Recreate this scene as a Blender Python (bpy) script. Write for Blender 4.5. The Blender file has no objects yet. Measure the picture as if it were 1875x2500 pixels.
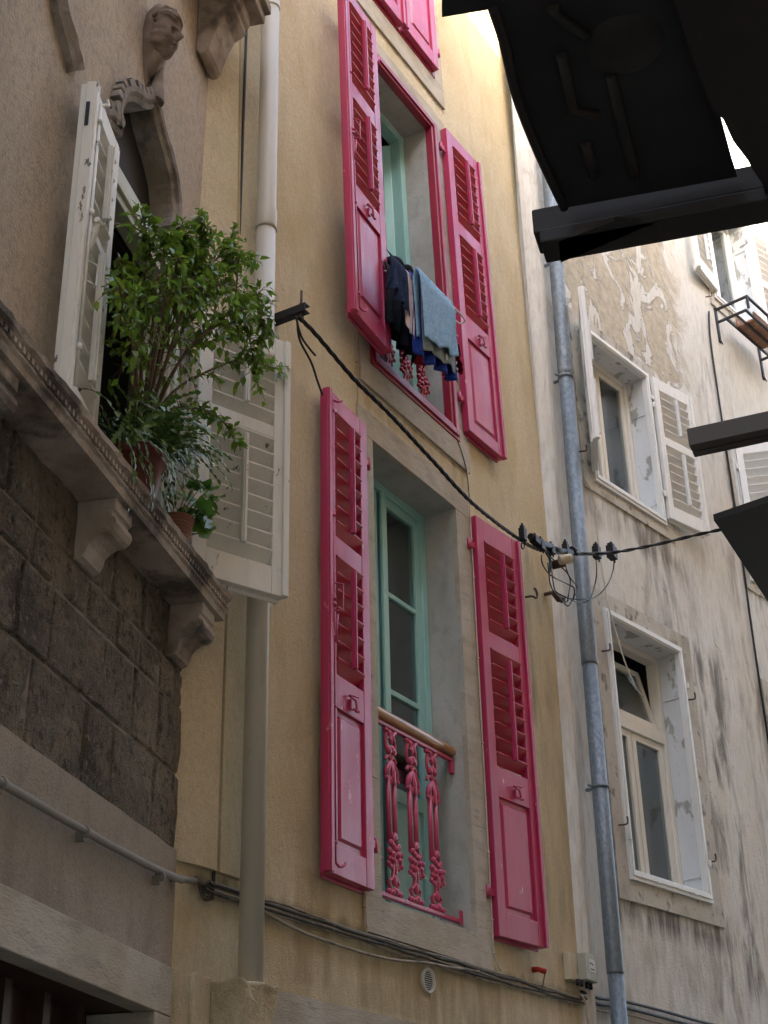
import bpy, bmesh, math, random
from mathutils import Vector, Matrix, noise as mnoise
rad = math.radians
C = bpy.context.scene.collection
scene = bpy.context.scene

# ---------------------------------------------------------------- camera
CAM = Vector((0, 0, 1.6))
ROT = Matrix(((0.51352076, 0.38620264, 0.76625319),
              (-0.85781145, 0.25327492, 0.44722625),
              (-0.02135276, -0.88696073, 0.46135098)))     # columns: image right, image down, forward
FOC = 3511.0
cam_d = bpy.data.cameras.new("camera")
cam = bpy.data.objects.new("camera", cam_d)
C.objects.link(cam)
r_, d_, f_ = ROT.col[0], ROT.col[1], ROT.col[2]
m4 = Matrix((r_, -d_, -f_)).transposed().to_4x4()
m4.translation = CAM
cam.matrix_world = m4
cam_d.sensor_fit = 'VERTICAL'
cam_d.sensor_height = 24.0
cam_d.lens = FOC / 2500.0 * 24.0
cam_d.clip_start = 0.05
cam_d.clip_end = 2000
scene.camera = cam

# ---------------------------------------------------------------- light
SUN_EL, SUN_AZ = rad(25), rad(200)      # azimuth measured from +Y clockwise (sky texture convention)
w = bpy.data.worlds.new("World")
scene.world = w
w.use_nodes = True
nt = w.node_tree
sky = nt.nodes.new('ShaderNodeTexSky')
sky.sky_type = 'NISHITA'
sky.sun_disc = False
sky.sun_elevation = SUN_EL
sky.sun_rotation = SUN_AZ
sky.air_density = 1.0
sky.dust_density = 3.0
bg = nt.nodes['Background']
bg.inputs[1].default_value = 0.15
nt.links.new(sky.outputs[0], bg.inputs[0])
sd = bpy.data.lights.new("sun", 'SUN')
sd.energy = 2.0
sd.angle = rad(0.5)
sd.color = (1.0, 0.94, 0.84)
so = bpy.data.objects.new("sun", sd)
C.objects.link(so)
sdir = Vector((math.sin(SUN_AZ) * math.cos(SUN_EL), math.cos(SUN_AZ) * math.cos(SUN_EL), math.sin(SUN_EL)))
so.rotation_euler = sdir.to_track_quat('Z', 'Y').to_euler()
so.location = (0, -5, 20)
scene.view_settings.view_transform = 'Standard'
scene.view_settings.look = 'None'
scene.view_settings.gamma = 1.0
scene.view_settings.exposure = 3.3
scene.view_settings.use_white_balance = True
scene.view_settings.white_balance_temperature = 7150
scene.render.engine = 'CYCLES'
scene.cycles.max_bounces = 8
scene.cycles.diffuse_bounces = 5
scene.cycles.sample_clamp_indirect = 6.0

# ---------------------------------------------------------------- facade frames
# each facade has an origin on the ground, an azimuth of its running direction u, and n = towards the street
WALLS = {'Y': (Vector((0, 3.4, 0)), 0.0),
         'L': (Vector((4.178, 3.4, 0)), rad(18.43)),
         'R': (Vector((7.990, 3.4, 0)), rad(-9.74))}

def wp(W, u, z, n=0.0):
    o, a = WALLS[W]
    return Vector((o.x + math.cos(a) * u + math.sin(a) * n, o.y + math.sin(a) * u - math.cos(a) * n, z))

def at(W, px, py, n=0.0):
    """point at distance n in front of a facade, measured off the photograph"""
    o, a = WALLS[W]
    nn = Vector((math.sin(a), -math.cos(a), 0))
    v = ROT @ Vector((px - 937.5, py - 1250.0, FOC))
    t = ((o + nn * n) - CAM).dot(nn) / v.dot(nn)
    return CAM + v * t

def hat(px, py, z):
    v = ROT @ Vector((px - 937.5, py - 1250.0, FOC))
    return CAM + v * ((z - 1.6) / v.z)

# ---------------------------------------------------------------- materials
def newmat(name):
    m = bpy.data.materials.new(name)
    m.use_nodes = True
    return m, m.node_tree, m.node_tree.nodes['Principled BSDF']

def N(nt, t, **kw):
    n = nt.nodes.new(t)
    for k, v in kw.items():
        setattr(n, k, v)
    return n

def mth(nt, op, a, b=None, clamp=False):
    n = N(nt, 'ShaderNodeMath', operation=op)
    n.use_clamp = clamp
    for i, x in enumerate((a, b)):
        if x is None: continue
        if isinstance(x, (int, float)): n.inputs[i].default_value = x
        else: nt.links.new(x, n.inputs[i])
    return n.outputs[0]

def coords(nt, local=False):
    if local:
        return N(nt, 'ShaderNodeTexCoord').outputs['Object']
    return N(nt, 'ShaderNodeNewGeometry').outputs['Position']

def noise(nt, co, scale, stretch=(1, 1, 1), detail=5, rough=0.55, off=(0, 0, 0), dist=0.0):
    mp = N(nt, 'ShaderNodeMapping')
    mp.inputs['Scale'].default_value = stretch
    mp.inputs['Location'].default_value = off
    nt.links.new(co, mp.inputs['Vector'])
    n = N(nt, 'ShaderNodeTexNoise')
    n.inputs['Scale'].default_value = scale
    n.inputs['Detail'].default_value = detail
    n.inputs['Roughness'].default_value = rough
    n.inputs['Distortion'].default_value = dist
    nt.links.new(mp.outputs[0], n.inputs['Vector'])
    return n.outputs[0]

def ramp(nt, s, lo, hi, to0=0.0, to1=1.0):
    n = N(nt, 'ShaderNodeMapRange')
    n.clamp = True
    nt.links.new(s, n.inputs[0])
    for i, v in enumerate((lo, hi, to0, to1)):
        n.inputs[i + 1].default_value = v
    return n.outputs[0]

def mix(nt, fac, a, b):
    n = N(nt, 'ShaderNodeMix', data_type='RGBA')
    for sock, x in ((n.inputs[0], fac), (n.inputs[6], a), (n.inputs[7], b)):
        if isinstance(x, (int, float)): sock.default_value = x
        elif isinstance(x, tuple): sock.default_value = (*x, 1)
        else: nt.links.new(x, sock)
    return n.outputs[2]

def boxmask(nt, lc, u0, u1, z0, z1, soft, wob=None, wamt=0.0):
    sp = N(nt, 'ShaderNodeSeparateXYZ')
    nt.links.new(lc, sp.inputs[0])
    x, z = sp.outputs[0], sp.outputs[2]
    a = mth(nt, 'MINIMUM', mth(nt, 'SUBTRACT', x, u0), mth(nt, 'SUBTRACT', u1, x))
    b = mth(nt, 'MINIMUM', mth(nt, 'SUBTRACT', z, z0), mth(nt, 'SUBTRACT', z1, z))
    c = mth(nt, 'MINIMUM', a, b)
    if wob is not None:
        c = mth(nt, 'ADD', c, mth(nt, 'MULTIPLY', mth(nt, 'SUBTRACT', wob, 0.5), wamt))
    return ramp(nt, c, 0.0, soft)

def bump(nt, bsdf, items, dist=0.01):
    prev = None
    for h, s in items:
        b = N(nt, 'ShaderNodeBump')
        b.inputs['Strength'].default_value = s
        b.inputs['Distance'].default_value = dist
        nt.links.new(h, b.inputs['Height'])
        if prev is not None: nt.links.new(prev, b.inputs['Normal'])
        prev = b.outputs[0]
    nt.links.new(prev, bsdf.inputs['Normal'])

def layered(name, base, layers, rough=0.85, bumps=(), dist=0.01, spec=0.3, local=False):
    """layers: (colour, scale, stretch, lo, hi, amount); bumps: (scale, stretch, strength)"""
    m, nt, b = newmat(name)
    co = coords(nt, local)
    col = base
    for i, (c, sc, st, lo, hi, am) in enumerate(layers):
        nz = noise(nt, co, sc, st, off=(i * 3.7, i * 1.3, i * 5.1))
        col = mix(nt, ramp(nt, nz, lo, hi, 0, am), col, c)
    if isinstance(col, tuple): b.inputs['Base Color'].default_value = (*col, 1)
    else: nt.links.new(col, b.inputs['Base Color'])
    b.inputs['Roughness'].default_value = rough
    b.inputs['Specular IOR Level'].default_value = spec
    if bumps:
        bump(nt, b, [(noise(nt, co, sc, st, detail=6, off=(9 + i, 2, 4)), s) for i, (sc, st, s) in enumerate(bumps)], dist)
    return m

M = {}
# ochre lime render
def mk_yellow():
    m, nt, b = newmat('ochre_render')
    co = coords(nt, True)
    c = (0.60, 0.50, 0.325)
    c = mix(nt, ramp(nt, noise(nt, co, 1.1, (1, 1, 0.6), dist=0.6), 0.42, 0.6, 0, 0.85), c, (0.64, 0.55, 0.40))
    c = mix(nt, ramp(nt, noise(nt, co, 2.3, (1, 1, 0.45), off=(3, 1, 2), dist=0.5), 0.5, 0.68, 0, 0.5), c, (0.46, 0.34, 0.175))
    c = mix(nt, ramp(nt, noise(nt, co, 9, (1, 1, 0.35), off=(1, 5, 2)), 0.5, 0.7, 0, 0.35), c, (0.38, 0.30, 0.18))
    c = mix(nt, ramp(nt, noise(nt, co, 42, (1, 1, 1), detail=5, rough=0.7), 0.36, 0.64, 0, 0.5), c, (0.46, 0.36, 0.21))
    c = mix(nt, ramp(nt, noise(nt, co, 95, (1, 1, 1), detail=3, off=(7, 7, 1)), 0.5, 0.7, 0, 0.4), c, (0.68, 0.58, 0.42))
    # grime: rising damp low down, drips under sills; dark lines along surround edges and cables, grey by the joint
    wob = noise(nt, co, 7, (1.6, 1, 0.35), detail=6, off=(2, 2, 8))
    g1 = boxmask(nt, co, 4.0, 8.4, 2.2, 3.05, 0.35, wob, 0.9)
    c = mix(nt, mth(nt, 'MULTIPLY', g1, ramp(nt, wob, 0.35, 0.7, 0.0, 0.35)), c, (0.22, 0.16, 0.085))
    g2 = boxmask(nt, co, 7.35, 8.3, 3.1, 5.7, 0.25, wob, 0.7)
    c = mix(nt, mth(nt, 'MULTIPLY', g2, ramp(nt, wob, 0.45, 0.7, 0.1, 0.6)), c, (0.30, 0.25, 0.17))
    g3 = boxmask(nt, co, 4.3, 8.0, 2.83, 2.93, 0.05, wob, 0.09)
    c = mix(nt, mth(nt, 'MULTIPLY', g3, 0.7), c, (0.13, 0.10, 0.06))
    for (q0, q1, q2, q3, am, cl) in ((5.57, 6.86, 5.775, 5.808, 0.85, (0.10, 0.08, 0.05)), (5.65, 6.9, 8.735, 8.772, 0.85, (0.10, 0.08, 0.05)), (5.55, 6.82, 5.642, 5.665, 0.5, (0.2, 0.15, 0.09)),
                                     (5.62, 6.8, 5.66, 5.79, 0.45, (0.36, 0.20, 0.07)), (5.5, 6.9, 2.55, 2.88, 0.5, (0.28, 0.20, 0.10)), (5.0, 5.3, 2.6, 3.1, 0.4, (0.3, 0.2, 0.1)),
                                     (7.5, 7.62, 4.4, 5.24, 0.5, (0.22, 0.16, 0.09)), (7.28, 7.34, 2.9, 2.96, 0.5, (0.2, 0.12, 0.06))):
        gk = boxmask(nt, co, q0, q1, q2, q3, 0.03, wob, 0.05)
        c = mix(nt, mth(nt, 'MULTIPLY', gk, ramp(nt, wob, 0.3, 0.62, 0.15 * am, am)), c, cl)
    sp = noise(nt, co, 60, (1, 1, 1), detail=2, off=(4, 4, 4))
    c = mix(nt, ramp(nt, sp, 0.735, 0.76, 0, 0.6), c, (0.16, 0.11, 0.06))
    nt.links.new(c, b.inputs['Base Color'])
    b.inputs['Roughness'].default_value = 0.9
    b.inputs['Specular IOR Level'].default_value = 0.2
    h0 = noise(nt, co, 2.2, (1, 1, 1), detail=4, dist=0.4)
    h1 = noise(nt, co, 14, (1.4, 1, 0.6), detail=7, rough=0.6, dist=1.0)
    h2 = noise(nt, co, 120, (1, 1, 1), detail=3)
    bump(nt, b, [(h0, 0.4), (h1, 0.55), (h2, 0.4)], 0.02)
    return m
M['yellow'] = mk_yellow()

def mk_right():
    m, nt, b = newmat('weathered_grey_render')
    co = coords(nt, True)
    c = (0.63, 0.61, 0.56)
    c = mix(nt, ramp(nt, noise(nt, co, 1.3, (1, 1, 0.7), dist=0.7), 0.4, 0.65, 0, 0.7), c, (0.72, 0.71, 0.68))
    c = mix(nt, ramp(nt, noise(nt, co, 3.4, (1, 1, 0.22), off=(3, 1, 2), dist=0.6), 0.5, 0.68, 0, 0.45), c, (0.58, 0.52, 0.42))
    streak = noise(nt, co, 5.5, (1.4, 1, 0.30), detail=8, rough=0.62, off=(1, 5, 2), dist=0.5)
    fine = noise(nt, co, 22, (1.3, 1, 0.3), detail=6, rough=0.65, off=(7, 5, 2))
    c = mix(nt, ramp(nt, fine, 0.48, 0.7, 0, 0.5), c, (0.38, 0.35, 0.30))
    def stain(u0, u1, z0, z1, soft, lo, hi, am, colr):
        nonlocal c
        k = boxmask(nt, co, u0, u1, z0, z1, soft, streak, soft * 1.2)
        c = mix(nt, mth(nt, 'MULTIPLY', k, ramp(nt, streak, lo, hi, 0, am)), c, colr)
    blk = (0.10, 0.09, 0.075)
    stain(0.3, 2.0, 2.6, 3.75, 0.5, 0.42, 0.66, 0.55, (0.22, 0.19, 0.14))
    stain(0.35, 1.95, 3.35, 3.68, 0.12, 0.36, 0.6, 0.9, blk)
    stain(1.72, 2.35, 3.0, 5.7, 0.22, 0.44, 0.60, 0.8, blk)
    stain(1.1, 3.2, 2.2, 4.6, 0.6, 0.50, 0.66, 0.5, (0.25, 0.22, 0.18))
    stain(2.5, 3.4, 4.6, 9.2, 0.2, 0.50, 0.66, 0.5, (0.22, 0.2, 0.17))
    stain(0.35, 0.62, 3.4, 5.9, 0.12, 0.42, 0.62, 0.6, (0.17, 0.13, 0.09))
    stain(1.0, 2.1, 5.4, 6.5, 0.3, 0.45, 0.66, 0.55, blk)
    stain(0.4, 1.9, 6.15, 6.58, 0.12, 0.40, 0.62, 0.75, (0.14, 0.11, 0.08))
    stain(1.9, 3.3, 4.2, 7.0, 0.5, 0.5, 0.7, 0.35, (0.2, 0.17, 0.13))
    stain(-0.1, 0.5, 2.0, 6.5, 0.2, 0.46, 0.66, 0.5, (0.20, 0.18, 0.15))
    # limewash fallen off: brown undercoat showing in torn patches
    peel_n = noise(nt, co, 2.6, (1, 1, 0.75), detail=10, rough=0.62, off=(4.2, 0, 1.7), dist=1.2)
    pm = boxmask(nt, co, 0.25, 2.45, 7.7, 10.4, 0.35, peel_n, 1.6)
    pk = mth(nt, 'MULTIPLY', pm, ramp(nt, peel_n, 0.475, 0.50))
    under = mix(nt, ramp(nt, noise(nt, co, 12, (1, 1, 1), detail=6, off=(8, 8, 8)), 0.35, 0.7), (0.38, 0.33, 0.25), (0.55, 0.49, 0.39))
    c = mix(nt, pk, c, under)
    s2 = noise(nt, co, 5, (1, 1, 1), detail=8, rough=0.6, off=(14, 2, 3), dist=1.0)
    pk2 = mth(nt, 'MULTIPLY', boxmask(nt, co, 0.9, 3.2, 4.2, 6.3, 0.2, s2, 0.3), ramp(nt, s2, 0.67, 0.68))
    c = mix(nt, mth(nt, 'MULTIPLY', pk2, 0.7), c, (0.31, 0.27, 0.21))
    nt.links.new(c, b.inputs['Base Color'])
    b.inputs['Roughness'].default_value = 0.92
    b.inputs['Specular IOR Level'].default_value = 0.2
    h1 = noise(nt, co, 11, (1, 1, 0.5), detail=7, rough=0.6, dist=1.0)
    h2 = noise(nt, co, 70, (1, 1, 0.7), detail=4)
    bump(nt, b, [(mth(nt, 'SUBTRACT', 1.0, pk), 0.9), (mth(nt, 'SUBTRACT', 1.0, pk2), 0.5), (h1, 0.4), (h2, 0.4)], 0.012)
    return m
M['right'] = mk_right()

M['plaster_l'] = layered('pinkish_grey_plaster', (0.42, 0.34, 0.255),
    [((0.50, 0.42, 0.33), 1.4, (1, 1, 0.5), 0.4, 0.66, 0.8), ((0.33, 0.265, 0.21), 4.5, (1, 1, 0.25), 0.52, 0.72, 0.5),
     ((0.50, 0.40, 0.27), 0.9, (1, 1, 0.6), 0.55, 0.75, 0.6), ((0.26, 0.215, 0.18), 46, (1, 1, 0.6), 0.46, 0.66, 0.5), ((0.58, 0.5, 0.42), 85, (1, 1, 0.7), 0.52, 0.7, 0.4)],
    0.92, [(9, (1, 1, 0.5), 0.5), (90, (1, 1, 1), 0.5)], 0.012, 0.15)
M['band_l'] = layered('grey_band_plaster', (0.31, 0.255, 0.20),
    [((0.37, 0.31, 0.26), 1.7, (1, 1, 1), 0.4, 0.66, 0.8), ((0.20, 0.16, 0.13), 7, (1, 1, 0.6), 0.52, 0.7, 0.6), ((0.22, 0.18, 0.14), 60, (1, 1, 1), 0.48, 0.66, 0.5)],
    0.92, [(9, (1, 1, 0.6), 0.5), (100, (1, 1, 1), 0.5)], 0.01, 0.15)
M['rubble'] = layered('rough_sandstone', (0.20, 0.158, 0.120),
    [((0.30, 0.235, 0.165), 3.0, (1, 1, 1), 0.42, 0.62, 0.9), ((0.105, 0.085, 0.07), 2.1, (1, 1, 0.8), 0.5, 0.66, 0.85),
     ((0.06, 0.048, 0.038), 30, (1, 1, 0.8), 0.53, 0.66, 0.65), ((0.34, 0.29, 0.23), 44, (1, 1, 0.8), 0.56, 0.68, 0.6), ((0.16, 0.165, 0.13), 5, (1, 1, 1), 0.6, 0.75, 0.6)],
    0.95, [(14, (1, 1, 0.7), 1.0), (42, (1, 1, 0.8), 1.0), (130, (1, 1, 1), 0.8)], 0.03, 0.1)
M['limestone'] = layered('grey_limestone', (0.40, 0.345, 0.27),
    [((0.50, 0.46, 0.40), 3.0, (1, 1, 0.8), 0.4, 0.65, 0.8), ((0.25, 0.215, 0.17), 9, (0.5, 1, 1.4), 0.5, 0.72, 0.5),
     ((0.17, 0.15, 0.12), 40, (0.3, 1, 1.6), 0.58, 0.75, 0.55), ((0.42, 0.31, 0.19), 1.7, (1, 1, 1), 0.55, 0.75, 0.5)],
    0.88, [(16, (0.5, 1, 1.5), 0.4), (75, (0.35, 1, 1.6), 0.45)], 0.008, 0.2)
M['limestone_grey'] = layered('blue_grey_limestone', (0.38, 0.365, 0.33),
    [((0.50, 0.49, 0.47), 3.0, (1, 1, 0.6), 0.4, 0.65, 0.8), ((0.24, 0.23, 0.20), 12, (1, 1, 0.6), 0.5, 0.72, 0.45),
     ((0.16, 0.15, 0.13), 55, (1, 1, 0.6), 0.66, 0.75, 0.5)],
    0.88, [(20, (1, 1, 0.6), 0.4), (90, (1, 1, 0.6), 0.5)], 0.007, 0.2)
M['carved'] = layered('weathered_carved_stone', (0.275, 0.235, 0.20),
    [((0.42, 0.38, 0.34), 6, (1, 1, 1), 0.45, 0.65, 0.8), ((0.115, 0.09, 0.075), 9, (1, 1, 0.8), 0.5, 0.68, 0.8),
     ((0.34, 0.24, 0.13), 3, (1, 1, 1), 0.55, 0.7, 0.5)],
    0.92, [(30, (1, 1, 1), 0.6), (110, (1, 1, 1), 0.5)], 0.008, 0.15)
M['head'] = layered('brown_carved_stone', (0.165, 0.115, 0.085),
    [((0.24, 0.18, 0.14), 9, (1, 1, 1), 0.45, 0.65, 0.8), ((0.085, 0.06, 0.045), 14, (1, 1, 0.8), 0.5, 0.68, 0.7)],
    0.85, [(40, (1, 1, 1), 0.5), (140, (1, 1, 1), 0.4)], 0.004, 0.25)
M['ledge'] = layered('stained_balcony_stone', (0.36, 0.285, 0.225),
    [((0.46, 0.39, 0.33), 5, (1, 1, 1), 0.42, 0.62, 0.7), ((0.085, 0.07, 0.06), 3.2, (1, 1, 1), 0.5, 0.6, 0.85),
     ((0.2, 0.13, 0.10), 7, (1, 1, 1), 0.5, 0.7, 0.6)],
    0.92, [(18, (1, 1, 1), 0.7), (80, (1, 1, 1), 0.5)], 0.01, 0.15)
M['surround_r'] = layered('dirty_surround_stone', (0.52, 0.49, 0.43),
    [((0.27, 0.235, 0.185), 4, (1, 1, 0.6), 0.47, 0.68, 0.7), ((0.50, 0.48, 0.44), 5, (1, 1, 0.5), 0.5, 0.68, 0.7),
     ((0.075, 0.06, 0.05), 13, (1, 1, 0.7), 0.56, 0.68, 0.75)],
    0.92, [(18, (1, 1, 1), 0.6), (80, (1, 1, 1), 0.5)], 0.01, 0.15)

def paint(name, base, alt, chip, chip_lo, rough=0.38, spec=0.5, grain=0.25):
    m, nt, b = newmat(name)
    co = coords(nt)
    c = mix(nt, ramp(nt, noise(nt, co, 3.5, (1, 1, 0.5)), 0.38, 0.66, 0, 0.8), base, alt)
    c = mix(nt, ramp(nt, noise(nt, co, 26, (1, 1, 0.3), off=(4, 1, 1), dist=0.4), 0.5, 0.75, 0, 0.3), c, tuple(x * 0.7 for x in base))
    k = ramp(nt, noise(nt, co, 17, (1, 1, 0.4), detail=9, rough=0.7, off=(1, 1, 9)), chip_lo, chip_lo + 0.012)
    c = mix(nt, k, c, chip)
    nt.links.new(c, b.inputs['Base Color'])
    b.inputs['Specular IOR Level'].default_value = spec
    rr = ramp(nt, noise(nt, co, 8, (1, 1, 0.4), off=(5, 5, 5)), 0.3, 0.7, rough - 0.06, rough + 0.16)
    nt.links.new(rr, b.inputs['Roughness'])
    bump(nt, b, [(noise(nt, co, 60, (1, 1, 0.08), detail=4), grain), (noise(nt, co, 18, (1, 1, 0.5), detail=5), 0.2), (k, 0.4)], 0.003)
    return m
M['pink'] = paint('pink_gloss_paint', (0.46, 0.026, 0.095), (0.39, 0.034, 0.098), (0.62, 0.22, 0.26), 0.645, 0.38, 0.5)
M['pink'].node_tree.nodes['Principled BSDF'].inputs['Coat Weight'].default_value = 0.12
M['pink'].node_tree.nodes['Principled BSDF'].inputs['Coat Roughness'].default_value = 0.22
M['pink_iron'] = paint('pink_painted_iron', (0.52, 0.045, 0.12), (0.46, 0.04, 0.10), (0.65, 0.2, 0.28), 0.68, 0.3, 0.6, 0.05)
M['dark_red'] = paint('deep_red_frame_and_rail_shade', (0.33, 0.022, 0.05), (0.27, 0.022, 0.045), (0.4, 0.12, 0.12), 0.74, 0.35)  # real colour of the frames; on the upper railing it is painted-in shade
M['slat_pink'] = paint('pink_slat_paint', (0.47, 0.022, 0.05), (0.40, 0.022, 0.05), (0.5, 0.1, 0.12), 0.72, 0.42)
M['white'] = paint('old_white_paint', (0.78, 0.75, 0.69), (0.70, 0.67, 0.60), (0.20, 0.16, 0.12), 0.625, 0.5, 0.35)
M['white_new'] = paint('white_paint', (0.76, 0.76, 0.74), (0.70, 0.70, 0.67), (0.5, 0.48, 0.42), 0.70, 0.42, 0.4)
M['cream'] = paint('cream_sash_paint', (0.74, 0.71, 0.63), (0.68, 0.65, 0.57), (0.45, 0.38, 0.28), 0.70, 0.45, 0.4)
M['teal'] = paint('pale_teal_paint', (0.30, 0.58, 0.55), (0.36, 0.62, 0.58), (0.3, 0.5, 0.45), 0.72, 0.35, 0.5, 0.1)
M['sage'] = paint('pale_sage_frame_paint', (0.47, 0.47, 0.36), (0.42, 0.42, 0.33), (0.25, 0.2, 0.15), 0.66, 0.5, 0.3)
M['reveal_white'] = layered('flaking_white_reveal', (0.66, 0.68, 0.69),
    [((0.55, 0.57, 0.58), 3, (1, 1, 0.6), 0.4, 0.65, 0.7), ((0.25, 0.25, 0.22), 9, (1, 1, 0.5), 0.56, 0.60, 0.75)],
    0.8, [(20, (1, 1, 0.6), 0.5)], 0.006)
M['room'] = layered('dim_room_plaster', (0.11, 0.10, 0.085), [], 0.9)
M['pvc'] = layered('grey_white_pvc', (0.50, 0.455, 0.38), [((0.42, 0.38, 0.31), 2.5, (1, 1, 0.25), 0.4, 0.7, 0.6), ((0.3, 0.27, 0.22), 30, (1, 1, 0.3), 0.6, 0.75, 0.35)],
    0.45, [(30, (1, 1, 0.2), 0.06)], 0.004, 0.45)
def mk_zinc():
    m, nt, b = newmat('spangled_zinc')
    co = coords(nt)
    v = N(nt, 'ShaderNodeTexVoronoi')
    v.inputs['Scale'].default_value = 70
    mp = N(nt, 'ShaderNodeMapping'); mp.inputs['Scale'].default_value = (1, 1, 0.6)
    nt.links.new(co, mp.inputs[0]); nt.links.new(mp.outputs[0], v.inputs['Vector'])
    sp = N(nt, 'ShaderNodeSeparateColor'); nt.links.new(v.outputs['Color'], sp.inputs[0])
    c = mix(nt, ramp(nt, sp.outputs[0], 0.2, 0.9), (0.14, 0.175, 0.20), (0.21, 0.25, 0.28))
    c = mix(nt, ramp(nt, noise(nt, co, 5, (1.5, 1.5, 0.3), detail=8, rough=0.65), 0.6, 0.68, 0, 0.45), c, (0.42, 0.44, 0.45))
    c = mix(nt, ramp(nt, noise(nt, co, 2.5, (1, 1, 0.3), off=(4, 4, 4)), 0.5, 0.7, 0, 0.6), c, (0.12, 0.14, 0.15))
    nt.links.new(c, b.inputs['Base Color'])
    b.inputs['Metallic'].default_value = 0.25
    b.inputs['Roughness'].default_value = 0.5
    bump(nt, b, [(noise(nt, co, 25, (1, 1, 0.5)), 0.15)], 0.004)
    return m
M['zinc'] = mk_zinc()
M['black'] = layered('black_rubber', (0.014, 0.013, 0.013), [], 0.45)
M['black_iron'] = layered('black_iron', (0.02, 0.02, 0.025), [((0.09, 0.05, 0.03), 20, (1, 1, 1), 0.6, 0.7, 0.6)], 0.55)
M['rust'] = layered('rusty_iron', (0.07, 0.045, 0.035), [((0.20, 0.085, 0.04), 22, (1, 1, 1), 0.48, 0.65, 0.8)], 0.8, [(60, (1, 1, 1), 0.5)], 0.004)
M['grey_cable'] = layered('painted_grey_cable', (0.30, 0.26, 0.20), [((0.12, 0.10, 0.08), 14, (1, 1, 1), 0.5, 0.65, 0.8)], 0.75)
M['dark_cable'] = layered('dusty_dark_cable', (0.065, 0.055, 0.045), [((0.2, 0.17, 0.13), 16, (1, 1, 1), 0.55, 0.7, 0.8)], 0.8)
M['white_cable'] = layered('cream_cable', (0.55, 0.48, 0.38), [((0.3, 0.25, 0.18), 12, (1, 1, 1), 0.5, 0.7, 0.6)], 0.7)
M['tan_cable'] = layered('tan_cable', (0.42, 0.30, 0.19), [], 0.7)
M['conduit'] = layered('grey_painted_conduit', (0.24, 0.21, 0.175), [((0.22, 0.19, 0.16), 6, (1, 1, 1), 0.45, 0.65, 0.7)], 0.7, [(50, (1, 1, 1), 0.2)], 0.004)
M['canopy'] = layered('silhouette_canopy_sheet', (0.011, 0.009, 0.009), [((0.018, 0.017, 0.017), 3, (1, 1, 1), 0.45, 0.6, 0.8)], 0.75)  # silhouette: shade of the underside is put into the near-black colour
M['canopy_beam'] = layered('dark_brown_beam', (0.013, 0.010, 0.009), [((0.022, 0.015, 0.012), 9, (1, 1, 1), 0.5, 0.62, 0.7)], 0.65)  # beam seen in silhouette, its shade put into the colour as well
M['terracotta'] = layered('red_clay_pot', (0.17, 0.038, 0.028), [((0.14, 0.04, 0.03), 8, (1, 1, 1), 0.45, 0.7, 0.7)], 0.5, [(60, (1, 1, 1), 0.15)], 0.004)
M['terracotta2'] = layered('ribbed_brown_pot', (0.28, 0.11, 0.07), [((0.38, 0.2, 0.15), 12, (1, 1, 1), 0.5, 0.7, 0.6)], 0.55)
M['soil'] = layered('potting_soil', (0.03, 0.02, 0.014), [], 0.95, [(80, (1, 1, 1), 0.8)], 0.01)
M['bark'] = layered('thin_brown_twigs', (0.13, 0.075, 0.045), [((0.22, 0.14, 0.09), 30, (1, 1, 1), 0.45, 0.7, 0.7)], 0.8)
M['terra_house'] = layered('opposite_warm_render', (0.42, 0.35, 0.27), [((0.36, 0.29, 0.22), 1.5, (1, 1, 0.5), 0.4, 0.7, 0.7)], 0.9)
M['paving'] = layered('worn_street_paving', (0.16, 0.145, 0.125), [((0.11, 0.10, 0.09), 2, (1, 1, 1), 0.4, 0.7, 0.7)], 0.8, [(12, (1, 1, 1), 0.4)], 0.01)
M['roof'] = layered('clay_roof', (0.35, 0.13, 0.07), [((0.22, 0.1, 0.07), 5, (1, 1, 1), 0.4, 0.7, 0.7)], 0.9)
M['box_plastic'] = layered('aged_box_plastic', (0.40, 0.39, 0.32), [((0.30, 0.28, 0.22), 9, (1, 1, 1), 0.45, 0.7, 0.6)], 0.6)
M['box_cream'] = layered('peeling_cream_box', (0.58, 0.50, 0.36), [((0.3, 0.25, 0.17), 14, (1, 1, 1), 0.55, 0.65, 0.7)], 0.8)
M['label_white'] = layered('faded_label', (0.55, 0.55, 0.52), [], 0.6)
M['red_plastic'] = layered('red_plastic', (0.42, 0.03, 0.015), [], 0.5)
M['hanger_red'] = layered('red_hanger_plastic', (0.55, 0.02, 0.02), [], 0.35)
M['wire_white'] = layered('white_coated_wire', (0.75, 0.68, 0.62), [], 0.4)

def mk_wood():
    m, nt, b = newmat('varnished_oak')
    co = coords(nt)
    g = noise(nt, co, 9, (0.5, 5, 5), detail=6, dist=1.2)
    c = mix(nt, ramp(nt, g, 0.38, 0.62), (0.52, 0.22, 0.05), (0.26, 0.09, 0.02))
    nt.links.new(c, b.inputs['Base Color'])
    b.inputs['Roughness'].default_value = 0.3
    b.inputs['Coat Weight'].default_value = 0.4
    return m
M['wood'] = mk_wood()

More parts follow.
